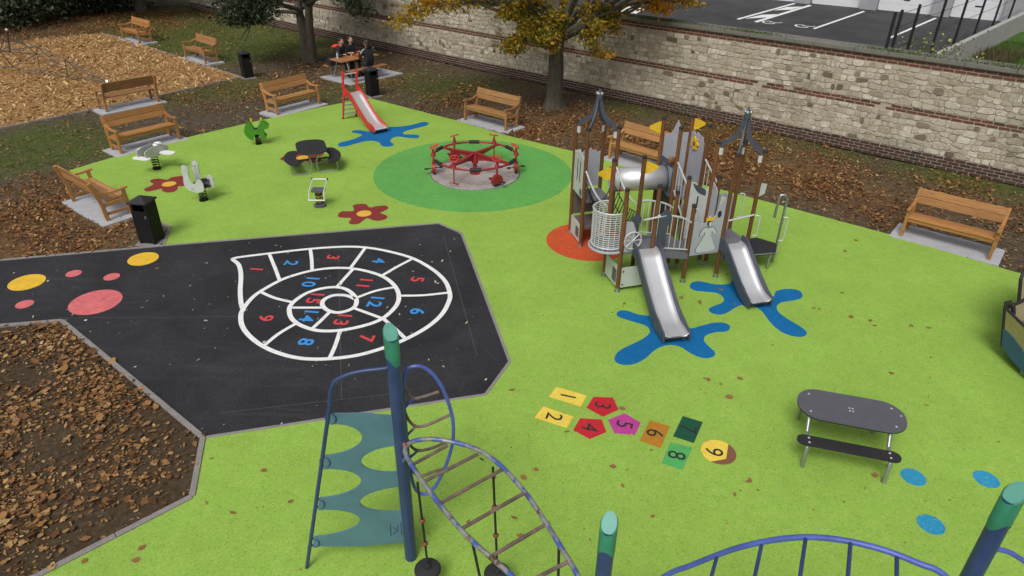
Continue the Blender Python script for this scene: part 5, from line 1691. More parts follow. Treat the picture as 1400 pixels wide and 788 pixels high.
st_p = deck('step_platform', [(1.62, -.36), (2.18, -.42), (2.44, -.10), (2.2, .26), (1.62, .26)], .42, 'hpl')
MB().tube([(1.62, -.36, .40), (2.18, -.42, .40), (2.44, -.10, .40), (2.2, .26, .40), (1.62, .26, .40)], .014, 6).build('platform_edge', M['galv'], st_p)
for x, y in ((2.12, -.34), (2.2, .2), (1.72, -.28)):
    MB().cyl((x, y, 0), (x, y, .38), .025).build('platform_leg', M['galv'], tw)
for k in range(3):
    MB().box((.86 - .06 * k, .92 - .22 * k, .98 - .13 * k), (.52, .20, .03)).build('stair_tread', M['deck'], tw, .004)

def panel(name, a, b, outl, mat='panel', t=.018, off=0.0, label=None):
    """upright board between posts a and b: outline in (u 0..1, z)"""
    (x0, y0), (x1, y1) = a, b
    L = math.hypot(x1 - x0, y1 - y0)
    d = ((x1 - x0) / L, (y1 - y0) / L)
    nx_, ny_ = d[1], -d[0]
    Mx = upright((x0 + nx_ * off, y0 + ny_ * off), (x1 + nx_ * off, y1 + ny_ * off))
    o = MB().prism([(.05 + u * (L - .10), z) for u, z in outl], t, Mx).build(name, M[mat] if isinstance(mat, str) else mat, tw, .003, label=label)
    return o, Mx, L
CR = [(0, 0), (1, 0), (1, .9), (.9, .88), (.82, .96), (.72, .93), (.66, 1.0), (.5, .97), (.42, 1.04), (.30, .95), (.2, .98), (.12, .9), (0, .93)]
def crest(z0, z1):
    return [(u, z0 + (z1 - z0) * v / 1.04) for u, v in CR]
# left turret
o, Mx, L = panel('castle_panel', pp('P1'), pp('P2'), crest(1.06, 2.02), 'panel_lt')
for u in (.38, .60):
    MB().prism([(L * u - .018, 1.35), (L * u + .018, 1.35), (L * u + .018, 1.80), (L * u - .018, 1.80)], .024, Mx).build('window_slit', M['hpl'], o)
MB().prism(circle(L * .74, 1.16, .06, 14, .08), .028, Mx).build('shield', M['slate'], o)
o, Mx, L = panel('castle_panel', pp('P3'), pp('P1'), crest(1.06, 1.92), 'panel')
MB().prism(cat_rom([(L * .75, 1.62), (L * .9, 1.68), (L * .86, 1.78), (L * .72, 1.76)], 5, True), .024, Mx).build('leaf_patch', M['dkgreen'], o)
o, Mx, L = panel('low_panel', pp('P1'), pp('P2'), [(0, .05), (1, .05), (1, .46), (0, .46)], 'panel_lt')
MB().prism([(L * .55, .15), (L * .8, .15), (L * .8, .36), (L * .55, .36)], .04, Mx).build('play_box', M['hpl_grey'], o)
panel('low_panel', pp('P3'), pp('P1'), [(0, .46), (1, .46), (1, 1.0), (0, 1.0)], 'deck_br')
# tube, rising from the left turret to the high tower
ta_, tb_ = Vector((-.50, 1.72, 1.40)), Vector((.57, 1.42, 1.46))
tdv = (tb_ - ta_).normalized()
MB().cyl(ta_ - tdv * .04, tb_ + tdv * .05, .245, n=36, caps=False).build('tube', M['slide'], tw).modifiers.new('thick', 'SOLIDIFY').thickness = .012
for c, nm in ((ta_, 'tube_flange'), (tb_, 'tube_flange')):
    MB().cyl(c - tdv * .02, c + tdv * .02, .272, n=36, caps=False).build(nm, M['slate'], tw).modifiers.new('thick', 'SOLIDIFY').thickness = .035
panel('tube_panel', pp('P18'), pp('P10'), [(0, 1.12), (.08, 1.12), (.08, 1.74), (.92, 1.74), (.92, 1.12), (1, 1.12), (1, 1.86), (0, 1.86)], 'slate')
panel('under_panel', pp('P18'), pp('P10'), [(0, .72), (.3, .60), (.7, .68), (1, .62), (1, 1.12), (0, 1.12)], 'hpl')
# high tower
panel('spire_panel', pp('P18'), pp('P19'), [(0, 1.12), (1, 1.12), (1, 2.28), (.78, 2.28), (.70, 2.32), (.60, 2.46), (.52, 2.54), (.44, 2.46), (.34, 2.32), (.26, 2.28), (0, 2.26)], 'panel')
o, Mx, L = panel('flower_panel', pp('P19'), pp('P13'), [(0, 1.12), (1, 1.12), (1, 2.24), (.86, 2.22), (.78, 2.32), (.6, 2.32), (.4, 2.36), (.3, 2.28), (.16, 2.34), (0, 2.32)], 'panel')
sfl = [((.10 if k % 2 else .145) * math.cos(PI * k / 7), (.10 if k % 2 else .145) * math.sin(PI * k / 7)) for k in range(14)]
sf = MB().prism([(L * .40 + x, 2.12 + y) for x, y in cat_rom(sfl, 4, True)], .03, Mx @ Matrix.Translation((0, 0, .03))).build('sunflower', M['yellow'], o)
MB().prism(circle(L * .40, 2.12, .045, 16), .04, Mx @ Matrix.Translation((0, 0, .035))).build('sunflower_eye', M['deck_br'], sf)
MB().ell((.52, 1.15, 1.92), (.09, .05, .08), 10, 7).build('face_disc', M['post'], tw)
# flags
def flag(k, z, s, ang=0):
    x, y = pp(k)
    Mx = upright((x, y), (x + math.cos(ang), y + math.sin(ang)))
    fl = MB().prism([(s * .045, z - .12), (s * .045, z + .12), (s * .10, z + .115), (s * .28, z + .03), (s * .28, z - .02), (s * .12, z - .10)][::s], .016, Mx).build('flag', M['yellow'], tw, .003)
    MB().prism(circle(s * .11, z + .01, .018, 10), .024, Mx).build('flag_bolt', M['wtube'], fl)
flag('P18', 2.42, -1, R(-12))
flag('P19', 2.44, 1, R(-12))
flag('P5', 2.12, -1, R(-12))
flag('P7', 2.18, 1, R(-12))
# roofs: four curved blades meeting at a point
def roof(keys, apex):
    cx_ = sum(pp(k)[0] for k in keys) / 4
    cy_ = sum(pp(k)[1] for k in keys) / 4
    for k in keys:
        x, y, h = PST[k]
        r_ = math.hypot(x - cx_, y - cy_)
        cen = cat_rom([(r_ - .03, h - .10), (r_ * .80, h + .00), (r_ * .55, h + .07), (r_ * .28, h + .20), (.055, h + .40), (.03, apex)], 6)
        wd = [.025 + .018 * math.sin(PI * min(1, i / (len(cen) - 1) * 1.15)) for i in range(len(cen))]
        up_, dn_ = [], []
        for i, (a, b) in enumerate(cen):
            j0, j1 = max(0, i - 1), min(len(cen) - 1, i + 1)
            tx_, tz_ = cen[j1][0] - cen[j0][0], cen[j1][1] - cen[j0][1]
            l_ = math.hypot(tx_, tz_)
            up_.append((a - tz_ / l_ * wd[i] * -1, b + tx_ / l_ * wd[i] * -1))
            dn_.append((a + tz_ / l_ * wd[i] * -1, b - tx_ / l_ * wd[i] * -1))
        Mx = upright((cx_, cy_), (x, y))
        bl_ = MB().prism(up_ + dn_[::-1], .03, Mx).build('roof_blade', M['slate'], tw, .004)
        MB().prism([(r_ - .10, h - .22), (r_ - .02, h - .22), (r_ - .02, h - .08), (r_ - .10, h - .10)], .04, Mx).build('bracket', M['wtube'], bl_)
    MB().lathe([(.055, -.10), (.06, 0), (.03, .05), (.018, .09), (0, .10)], 14, Matrix.Translation((cx_, cy_, apex))).build('finial', M['slate'], tw)
    for a in range(4):
        MB().ell((cx_ + .05 * math.cos(a * PI / 2 + .7), cy_ + .05 * math.sin(a * PI / 2 + .7), apex + .01), (.035, .035, .035), 10, 7).build('finial_bolt', M['galv'], tw)
roof(('P1', 'P2', 'P3', 'P4'), 3.12)
roof(('P12', 'P14', 'P15', 'P16'), 3.16)
# net bridge left turret -> first slide bay
nb = MB()
def netp(s, t):
    """s across 0..1, t along 0..1"""
    x = -1.10 + .58 * s
    y = 1.60 - 1.27 * t
    z = 1.0 - .16 * t - .16 * math.sin(PI * t)
    z += .42 * (abs(s - .5) * 2) ** 2.5
    return (x, y, z)
for s in np.linspace(0, 1, 9):
    nb.tube([netp(s, t) for t in np.linspace(0, 1, 12)], .010, 5)
for t in np.linspace(0, 1, 14):
    nb.tube([netp(s, t) for s in np.linspace(0, 1, 9)], .010, 5)
nb.build('net_bridge', M['rope'], tw)
for a, b, za, zb in (('P2', 'P5', 1.72, 1.45), ('P4', 'P7', 1.74, 1.42)):
    (x0, y0), (x1, y1) = pp(a), pp(b)
    pts = [(x0 + (x1 - x0) * t, y0 + (y1 - y0) * t, za + (zb - za) * t - .16 * math.sin(PI * t)) for t in np.linspace(.03, .97, 14)]
    hr_ = MB().tube(pts, .018, 8).build('handrail', M['wtube'], tw)
    for t in (.3, .62):
        p = pts[int(t * 13)]
        MB().cyl(p, (p[0], p[1], p[2] - .38), .008, n=5).build('hanger', M['rope'], hr_)
# basket bay
cg = (-1.27, .02)
cr_ = .32
arc = np.linspace(R(70), R(290), 26)
cage = MB()
for k in range(17):
    z = .90 + .043 * k
    cage.tube([(cg[0] + cr_ * math.cos(a), cg[1] + cr_ * math.sin(a), z) for a in arc], .0075 if k not in (0, 16) else .018, 5)
for a in arc[::2]:
    cage.cyl((cg[0] + cr_ * math.cos(a), cg[1] + cr_ * math.sin(a), .86), (cg[0] + cr_ * math.cos(a), cg[1] + cr_ * math.sin(a), 1.6), .0075, n=5)
cage.build('basket_cage', M['wtube'], tw)
bf = MB().prism([(cg[0] + (cr_ + .02) * math.cos(a), cg[1] + (cr_ + .02) * math.sin(a)) for a in np.linspace(R(62), R(298), 30)], .05, Matrix.Translation((0, 0, .84))).build('basket_floor', M['deck'], tw, .006)
MB().tube([(cg[0] + (cr_ + .03) * math.cos(a), cg[1] + (cr_ + .03) * math.sin(a), .835) for a in arc], .026, 8).build('basket_rim', M['panel'], bf)
# first slide bay panels
o, Mx, L = panel('low_panel', pp('P5'), pp('P6'), [(0, .08), (1, .08), (1, .52), (0, .52)], 'panel_lt')
MB().prism([(L * .62, .16), (L * .86, .16), (L * .86, .42), (L * .62, .42)], .05, Mx).build('play_box', M['hpl_grey'], o)
o, Mx, L = panel('low_panel', pp('P6'), pp('P8'), [(0, .08), (1, .08), (1, .50), (0, .50)], 'panel_lt')
for u, z in ((.14, .42), (.14, .14), (.9, .42)):
    MB().prism(circle(L * u, z, .018, 10), .03, Mx).build('bolt', M['hpl'], o)
MB().prism(circle(L * .82, .54, .09, 14), .02, Mx @ Matrix.Translation((0, 0, -.10))).build('play_disc', M['yellow'], o)
o, Mx, L = panel('wheel_panel', pp('P6'), pp('P8'), [(0, .78), (.34, .78), (.40, 1.0), (.38, 1.25), (.25, 1.42), (0, 1.45)], 'panel')
wh = MB().tube([Mx @ Vector((.20 + .17 * math.cos(a), 1.06 + .17 * math.sin(a), .025)) for a in np.linspace(0, 2 * PI, 28, endpoint=False)], .014, 6, True)
for k in range(8):
    a = PI * k / 4
    wh.cyl(Mx @ Vector((.20, 1.06, .025)), Mx @ Vector((.20 + .17 * math.cos(a), 1.06 + .17 * math.sin(a), .025)), .008, n=5)
wh.build('carriage_wheel', M['wtube'], o)
HORSE = [(0, 0), (.30, 0), (.34, .18), (.28, .40), (.30, .52), (.42, .60), (.44, .72), (.34, .86), (.26, .84), (.20, .94), (.14, .86), (.02, .80), (-.02, .4)]
MB().prism([(-.58 + x * .55 + .10, .84 + y * .86) for x, y in HORSE], .03, upright((0, -.38), (1, -.38))).build('horse_panel', M['slate'], tw, .006)
MB().prism([(-.82 + x * .42 - .06, .98 + y * .52) for x, y in HORSE], .03, upright((0, -.10), (1, -.10))).build('horse_panel', M['slate'], tw, .006)
MB().cyl((-.80, -.38, 1.46), (-.36, -.38, 1.50), .018).build('grab_bar', M['wtube'], tw)
# bridge to the middle bay
for y, a, b in ((-.36, 'P8', 'P9'), (.33, 'P7', 'P22')):
    MB().prism([(-.50, .66), (.22, .52), (.22, .64), (-.50, .80)], .03, upright((0, y), (1, y))).build('bridge_side', M['deck'], tw, .004)
    top = [(-.52, y, 1.50), (-.35, y, 1.50), (.0, y, 1.40), (.20, y, 1.28)]
    rl_ = MB().tube(cat_rom(top, 5), .019, 8).build('handrail', M['wtube'], tw)
    MB().tube([(-.50, y, .86), (.20, y, .72)], .014, 7).build('lower_rail', M['wtube'], rl_)
    for k in range(6):
        t = (k + .5) / 6
        MB().cyl((-.5 + .7 * t, y, .86 - .14 * t), (-.5 + .7 * t, y, 1.50 - .22 * t * t), .009, n=6).build('baluster', M['wtube'], rl_)
deck('bridge_deck', [(-.52, -.34), (.22, -.34), (.22, .31), (-.52, .31)], .70)
# stair rails
for a, b in (('P10', 'P11'), ('P13', 'P21')):
    (x0, y0), (x1, y1) = pp(a), pp(b)
    rl_ = MB().cyl((x0, y0 - .05, 1.92), (x1, y1 + .05, 1.74), .018).build('handrail', M['wtube'], tw)
    MB().cyl((x0, y0 - .05, 1.32), (x1, y1 + .05, 1.04), .016).build('lower_rail', M['wtube'], rl_)
    for k in range(4):
        t = (k + .8) / 5
        p = (x0 + (x1 - x0) * t, y0 + (y1 - y0) * t)
        MB().cyl((p[0], p[1], 1.31 - .27 * t), (p[0], p[1], 1.92 - .17 * t), .009, n=6).build('baluster', M['wtube'], rl_)
# princess panel and castle boards
o, Mx, L = panel('princess_panel', pp('P9'), pp('P14'), [(0, .56), (1, .56), (1, 1.62), (.93, 1.62), (.90, 1.50), (.82, 1.50), (.78, 1.58), (.70, 1.36), (.62, 1.28), (.55, 1.36), (.48, 1.33), (.40, 1.22), (.22, 1.20), (.12, 1.26), (0, 1.24)], 'panel')
dress = cat_rom([(.02, 0), (.10, .20), (.17, .34), (.155, .42), (.10, .34), (.06, .36), (.10, .46), (.17, .51), (.24, .49), (.31, .51), (.38, .46), (.42, .36), (.38, .34), (.33, .42), (.31, .34), (.38, .20), (.46, 0), (.24, -.03)], 4, True)
MB().prism([(L * .52 - .24 * .95 + x * .95, .64 + y * .95) for x, y in dress], .012, Mx @ Matrix.Translation((0, 0, .020))).build('dress', M['panel_lt'], o)
MB().prism([(L * .52 - .24 * .95 + x * .95 - (.24 - x) * .06, .635 + y * .98) for x, y in dress], .006, Mx @ Matrix.Translation((0, 0, .012))).build('dress_outline', M['hpl'], o)
MB().prism(circle(L * .52, 1.205, .045, 16, .06), .012, Mx @ Matrix.Translation((0, 0, .016))).build('face_hole', M['hpl'], o)
MB().prism(circle(L * .52 + .012, 1.195, .028, 16, .045), .012, Mx @ Matrix.Translation((0, 0, .022))).build('face', M['panel_lt'], o)
MB().prism([(L * .52 + x, 1.275 + y) for x, y in ((-.08, -.01), (.08, -.01), (.09, .06), (.045, .04), (0, .075), (-.045, .04), (-.09, .06))], .014, Mx @ Matrix.Translation((0, 0, .020))).build('crown', M['yellow'], o)
MB().prism(cat_rom([(L * .72, 1.40), (L * .80, 1.44), (L * .84, 1.34), (L * .76, 1.30)], 4, True), .024, Mx).build('window_hole', M['hpl'], o)
o, Mx, L = panel('castle_panel', pp('P11'), pp('P12'), [(0, .62), (1, .62), (1, 1.62), (.92, 1.66), (.80, 1.56), (.66, 1.60), (.52, 1.68), (.40, 1.66), (.3, 1.78), (0, 1.82)], 'panel_lt')
MB().prism([(L * .44, 1.15), (L * .50, 1.15), (L * .50, 1.50), (L * .44, 1.50)], .024, Mx).build('window_slit', M['hpl'], o)
MB().prism(cat_rom([(L * .18, 1.78), (L * .45, 1.70), (L * .75, 1.62), (L * .78, 1.50), (L * .66, 1.52), (L * .40, 1.60)], 4, True), .026, Mx).build('ivy_patch', M['slate'], o)
# right turret
panel('castle_panel', pp('P15'), pp('P12'), crest(.72, 1.52), 'panel')
panel('castle_panel', pp('P12'), pp('P14'), [(0, .72), (.35, .72), (.35, 1.62), (.25, 1.70), (0, 1.78)], 'panel')
MB().prism([(.0, 1.60), (.14, 1.66), (.15, 1.84), (.02, 1.88)], .018, upright((1.60, -.28), (2.6, -.24))).build('corner_board', M['panel_lt'], tw)
MB().prism([(.0, 1.40), (.12, 1.46), (.13, 1.66), (.02, 1.70)], .018, upright((.80, -.27), (1.8, -.24))).build('corner_board', M['panel_lt'], tw)
MB().cyl((.99, -.36, 1.22), (1.56, -.33, 1.26), .018).build('grab_bar', M['wtube'], tw)
for x, y, z0, z1 in ((1.60, .26, .95, 1.45), (1.62, -.30, .80, 1.22), (2.40, -.02, .85, 1.30), (2.36, -.20, .55, 1.05), (.40, -.06, 1.1, 1.4)):
    MB().tube(cat_rom([(x, y, z0), (x + .07, y - .02, z0), (x + .09, y - .03, z0 + .06), (x + .09, y - .03, z1 - .06), (x + .07, y - .02, z1), (x, y, z1)], 4), .014, 7).build('grab_loop', M['wtube'], tw)
MB().tube([(2.42, -.11, 0), (2.42, -.11, 1.40), (2.38, -.09, 1.48), (2.30, -.06, 1.48), (2.28, -.05, 1.40), (2.27, -.05, 1.0)], .026, 10).build('steel_pole', M['galv'], tw)
# slides of the tower (built in their own frames)
def tower_slide(x0, y0, x1, y1, prof, w):
    h_ = bpy.data.objects.new('slide', None)
    col.objects.link(h_)
    h_.parent = tw
    h_.location = (x0, y0, 0)
    h_.rotation_euler = (0, 0, math.atan2(y1 - y0, x1 - x0))
    chute(h_, prof, w, lambda t: .16 if t < .8 else .16 * max(.2, 1 - (t - .8) * 3.2), M['slide'], M['slate'])
    Ld = prof[-1][0]
    MB().cyl((Ld - .01, -w / 2 - .01, prof[-1][1] - .02), (Ld - .01, w / 2 + .01, prof[-1][1] - .02), .022).build('end_roll', M['hpl'], h_)
    for s in (-1, 1):
        MB().box((Ld - .12, s * (w / 2 - .03), prof[-1][1] / 2 - .03), (.05, .05, prof[-1][1])).build('slide_foot', M['galv'], h_)
    return h_
tower_slide(-.70, -.36, -.93, -2.2, [(0, .86), (.22, .85), (.38, .76), (.75, .52), (1.15, .29), (1.42, .17), (1.62, .15), (1.86, .15)], .42)
tower_slide(1.14, -.36, 1.09, -1.62, [(0, .72), (.18, .71), (.30, .64), (.55, .46), (.85, .25), (1.04, .16), (1.26, .14)], .42)

# ------------------------------------------------------------------ the blue climbing frame in front
cf = thing('climbing_frame', 'blue tube climbing frame with teal net panel, curved ladder and hanging steps in the foreground', 'climbing frame', (0, 0, ZR))
def frame_post(x, y, h, r_=.067, cut=R(-60)):
    nn = 28
    def ring(z, rr, slope=0.0, wave=0.0):
        return [(x + rr * math.cos(2 * PI * k / nn), y + rr * math.sin(2 * PI * k / nn), z + slope * math.cos(2 * PI * k / nn - cut) + wave * math.sin(2 * 2 * PI * k / nn + 1.0 + cut)) for k in range(nn)]
    q_ = lambda a, b: [(a * nn + k, a * nn + (k + 1) % nn, b * nn + (k + 1) % nn, b * nn + k) for k in range(nn)]
    p_ = MB().add(ring(0, r_) + ring(h - .1, r_), q_(0, 1), True).build('post', M['navy'], cf)
    c_ = MB().add(ring(h - .36, r_ + .004, 0, .05) + ring(h - .06, r_ + .004, -.07) + ring(h - .045, r_ - .006, -.07), q_(0, 1) + q_(1, 2), True).build('post_cap', M['cap'], p_)
    MB().add(ring(h - .045, r_ - .006, -.07), [tuple(range(nn))]).build('cap_face', M['cap_lit'], c_)
    return p_
AX, AY = -1.11, 5.29
frame_post(AX, AY, 3.14)
frame_post(*(0.792, 3.786), 2.38, cut=R(-110))
frame_post(*(3.544, 3.498), 3.08, cut=R(200))
# left pole, bent over to the post
pf0, pf1 = Vector((-2.26, 5.13, 0)), Vector((-1.743, 5.191, 2.291))
bend = [(-1.718, 5.198, 2.447), (-1.678, 5.202, 2.56), (-1.603, 5.21, 2.625), (-1.435, 5.227, 2.684), (-1.175, 5.252, 2.712)]
MB().tube([tuple(pf0)] + [tuple(pf0.lerp(pf1, t)) for t in (.3, .6, .9)] + cat_rom([tuple(pf1)] + bend + [(AX - .03, AY, bend[-1][2] + .01)], 4), .021, 10).build('side_pole', M['navy'], cf)
ztop = pf1.z
def on_pole(z):
    return pf0.lerp(pf1, z / ztop)
def sheet_pt(s, z):
    a = on_pole(z)
    b = Vector((AX, AY - .02, z))
    return a.lerp(b, s)
zt, zb = 2.20, .29
outl = [(0.03, zb + .06), (.5, zb), (.96, zb)]
def notch(edge, zc, hz, depth, rev=False):
    o_ = []
    for a in np.linspace(-90, 90, 15):
        o_.append((edge + (depth * math.cos(R(a)) if edge < .5 else -depth * math.cos(R(a))), zc + hz * math.sin(R(a))))
    return o_[::-1] if rev else o_
for zc in (.97, 1.55):
    outl += notch(.96, zc, .185, .47)
outl += [(.96, zt - .08), (.5, zt - .02), (.03, zt)]
for zc in (1.87, 1.28, .70):
    outl += notch(.03, zc, .205, .47, True)
sh_v = [tuple(sheet_pt(s, z)) for s, z in outl]
sh_o = MB().add(sh_v, [tuple(range(len(sh_v)))]).build('climbing_sheet', M['teal'], cf)
so_ = sh_o.modifiers.new('thick', 'SOLIDIFY')
so_.thickness = .022
so_.offset = 0
for z in (.40, .99, 1.575, 2.14):
    c = sheet_pt(.045, z)
    MB().tube([c + Vector((.05 * math.cos(a), 0, .065 * math.sin(a))) for a in np.linspace(0, 2 * PI, 18, endpoint=False)], .012, 6, True).build('sheet_tab', M['navy'], cf)
# framed maker mark moulded into the sheet
mk = MB()
for a, b in (((.82, .42), (.82, .62)), ((.93, .42), (.93, .62)), ((.82, .62), (.93, .62)), ((.82, .42), (.93, .42)), ((.85, .45), (.885, .50)), ((.885, .50), (.85, .55)), ((.895, .47), (.895, .58))):
    mk.cyl(sheet_pt(*a) + Vector((0, -.014, 0)), sheet_pt(*b) + Vector((0, -.014, 0)), .004, n=5)
mk.build('moulded_mark', M['navy'], cf)
# loop ladder behind the post
LP0, LPD = (AX, 5.42), (1, .12)
loop = [(-1.071, 5.425, 1.695), (-1.068, 5.425, 2.087), (-1.054, 5.427, 2.412), (-1.024, 5.43, 2.545), (-0.965, 5.437, 2.594), (-0.867, 5.449, 2.587), (-0.766, 5.461, 2.49), (-0.673, 5.472, 2.29), (-0.603, 5.481, 1.99), (-0.588, 5.483, 1.752), (-0.61, 5.48, 1.53), (-0.689, 5.471, 1.242), (-0.793, 5.458, 0.99), (-0.886, 5.447, 0.865), (-0.965, 5.437, 0.863), (-1.031, 5.43, 0.971), (-1.067, 5.425, 1.28)]
MB().tube(cat_rom(loop, 4, True), .019, 9, True).build('loop_frame', M['blue_tube'], cf)
for rg in ([(-1.05, 5.427, 2.375), (-1.014, 5.432, 2.261), (-0.967, 5.437, 2.202), (-0.88, 5.448, 2.213), (-0.718, 5.467, 2.266)], [(-1.065, 5.425, 2.029), (-1.028, 5.43, 1.91), (-0.966, 5.437, 1.835), (-0.847, 5.452, 1.845), (-0.611, 5.48, 1.962)], [(-1.071, 5.425, 1.695), (-1.034, 5.429, 1.57), (-0.962, 5.438, 1.501), (-0.824, 5.454, 1.519), (-0.615, 5.479, 1.613)], [(-1.065, 5.425, 1.311), (-1.026, 5.43, 1.19), (-0.951, 5.439, 1.128), (-0.84, 5.452, 1.171), (-0.714, 5.468, 1.212)]):
    MB().tube(cat_rom(rg, 4), .016, 8).build('bent_rung', M['worn_rung'], cf)
for a, b in ([(-0.967, 5.437, 2.202), (-1.068, 5.425, 2.087)], [(-0.966, 5.437, 1.835), (-1.07, 5.425, 1.715)], [(-0.962, 5.438, 1.501), (-1.075, 5.424, 1.387)]):
    MB().cyl(a, b, .014, n=8).build('rung_brace', M['worn'], cf)
# overhead ladder
ZL = 1.75
railL = [(-0.635, 5.32), (-0.802, 5.343), (-0.97, 5.313), (-1.048, 5.227), (-1.023, 5.103), (-0.874, 4.841), (-0.644, 4.499), (-0.351, 4.118), (0.034, 3.733)]
railR = [(-0.635, 5.32), (-0.421, 5.25), (-0.231, 5.129), (-0.031, 4.914), (0.178, 4.594), (0.343, 4.265), (0.47, 3.987), (0.577, 3.742)]
extL = [(railL[-1][0] + .16, railL[-1][1] - .25), (.22, 3.15), (.36, 2.6)]
extR = [(railR[-1][0] + .06, railR[-1][1] - .25), (.64, 3.15), (.70, 2.6)]
for rl2, nm in ((railL + extL, 'ladder_rail'), (railR + extR, 'ladder_rail')):
    MB().tube(cat_rom([(x, y, ZL) for x, y in rl2], 5), .024, 10).build(nm, M['worn'], cf)
for a, b in ([(-0.926, 4.997), (-0.637, 5.245)], [(-0.796, 4.769), (-0.331, 5.125)], [(-0.611, 4.511), (-0.074, 4.928)], [(-0.379, 4.236), (0.15, 4.641)], [(-0.108, 3.95), (0.349, 4.285)], [(0.211, 3.706), (0.5, 3.879)]):
    MB().cyl((a[0] - (b[0] - a[0]) * .05, a[1] - (b[1] - a[1]) * .05, ZL), (b[0] + (b[0] - a[0]) * .03, b[1] + (b[1] - a[1]) * .03, ZL), .018, n=9).build('rung', M['worn_rung'], cf)
MB().cyl((AX, AY, ZL + .06), (railL[3][0], railL[3][1], ZL), .026).build('ladder_bracket', M['bead'], cf)
MB().cyl((AX, AY, ZL - .3), (railL[4][0], railL[4][1] + .02, ZL - .02), .02).build('ladder_brace', M['worn'], cf)
# hanging steps
for (xt, yt), (x, y), bz in (((-0.87, 4.747), (-0.866, 4.949), (1.13, .72)), ((-0.161, 4.961), (-0.114, 4.906), (1.22, .82)), ((-0.31, 4.064), (-.12, 4.05), (.9,)), ((0.436, 4.046), (.48, 4.02), (.9,))):
    rp_ = MB().cyl((xt, yt, ZL), (x, y, .32), .013, n=7).build('rope', M['rope'], cf)
    for z in bz:
        t = (ZL - z) / (ZL - .32)
        MB().ell((xt + (x - xt) * t, yt + (y - yt) * t, z), (.032, .032, .026), 10, 7).build('clamp', M['bead'], rp_)
    MB().lathe([(0, .34), (.03, .34), (.04, .31), (.125, .295), (.145, .27), (.12, .20), (.06, .17), (0, .17)], 22, Matrix.Translation((x, y, 0)) @ Matrix.Rotation(.1, 4, 'X')).build('pod_step', M['rubber_blk'], cf)
# arched ladder on the right
arch = [(1.435, 4.222, 1.112), (1.642, 4.123, 1.419), (1.906, 3.997, 1.786), (2.135, 3.887, 2.035), (2.358, 3.781, 2.211), (2.582, 3.674, 2.311), (2.829, 3.556, 2.353), (3.057, 3.447, 2.338), (3.228, 3.365, 2.3)]
rv = Vector((-.43, -.90, 0)) * .55
for off, nm in ((Vector((0, 0, 0)), 'arch_rail'), (rv, 'arch_rail')):
    pa = [Vector(p) + off for p in arch]
    pa = [pa[0] + (pa[0] - pa[1]) * 2.2 + Vector((0, 0, -.25))] + pa + [pa[-1] + (pa[-1] - pa[-2]) * 2.2 + Vector((0, 0, -.25))]
    MB().tube(cat_rom(pa, 5), .024, 10).build(nm, M['blue_tube'], cf)
ap = cat_rom(arch, 6)
for px_ in [(1.814, 4.041, 1.654), (2.097, 3.906, 1.984), (2.363, 3.779, 2.214), (2.635, 3.648, 2.326), (2.922, 3.512, 2.344)]:
    MB().cyl(px_, tuple(Vector(px_) + rv), .016, n=9).build('arch_rung', M['navy'], cf)
cq = (3.544, 3.498)
MB().tube(cat_rom([(cq[0] + .05, cq[1], 2.45), (cq[0] + .2, cq[1] - .02, 2.42), (cq[0] + .42, cq[1] - .06, 2.25), (cq[0] + .62, cq[1] - .1, 1.9)], 5), .02, 9).build('side_arm', M['blue_tube'], cf)

# ------------------------------------------------------------------ grass, chips and fallen leaves
def scatter(n, x0, x1, y0, y1, weight, avoid=()):
    x, y = rng.uniform(x0, x1, n), rng.uniform(y0, y1, n)
    ok = rng.uniform(0, 1, n) < weight(x, y)
    for pl_ in avoid:
        ok &= ~inside(pl_, x, y)
    ok &= wall_dist(x, y) < -.06
    for cx_, cy_, a_ in PADS:
        lx_ = (x - cx_) * math.cos(a_) + (y - cy_) * math.sin(a_)
        ly_ = -(x - cx_) * math.sin(a_) + (y - cy_) * math.cos(a_)
        ok &= ~((np.abs(lx_) < 1.06) & (np.abs(ly_) < .46) & (rng.uniform(0, 1, n) < .985))
    ok &= ~(inside(PICNIC, x, y) & (rng.uniform(0, 1, n) < .98))
    return x[ok], y[ok]
PICNIC = [(-7.643, 27.553), (-6.172, 26.392), (-4.493, 28.341), (-5.826, 29.404)]
GR_AV = (RUBBER, ASPHALT, BED, CHIPS)
x, y = scatter(420000, -32, 16, 11, 46, lambda a, b: np.clip(grass_amt(a, b) ** 1.6 * (.7 + .5 * np.sin(a * 1.7) * np.sin(b * 1.3)), 0, 1) * .55 + .02, GR_AV)
k = min(len(x), 130000)
kind(blades(np.stack([x[:k], y[:k], np.full(k, -.03)], -1), .03, .085, .010, 'grass', M['grass'], lean=.9), 'stuff')['label'] = 'thin worn grass growing round the playground edges'
x, y = scatter(9000, -11, -3.9, 3.5, 10.2, lambda a, b: .35 * (np.sin(a * 2.1 + b) * np.sin(b * 1.7) > .45))
m_ = inside(BED, x, y)
kind(blades(np.stack([x[m_], y[m_], np.full(m_.sum(), .0)], -1), .03, .08, .006, 'bed_grass', M['grass'], lean=1.2), 'stuff')['label'] = 'small grass tufts among the leaves of the planting bed'

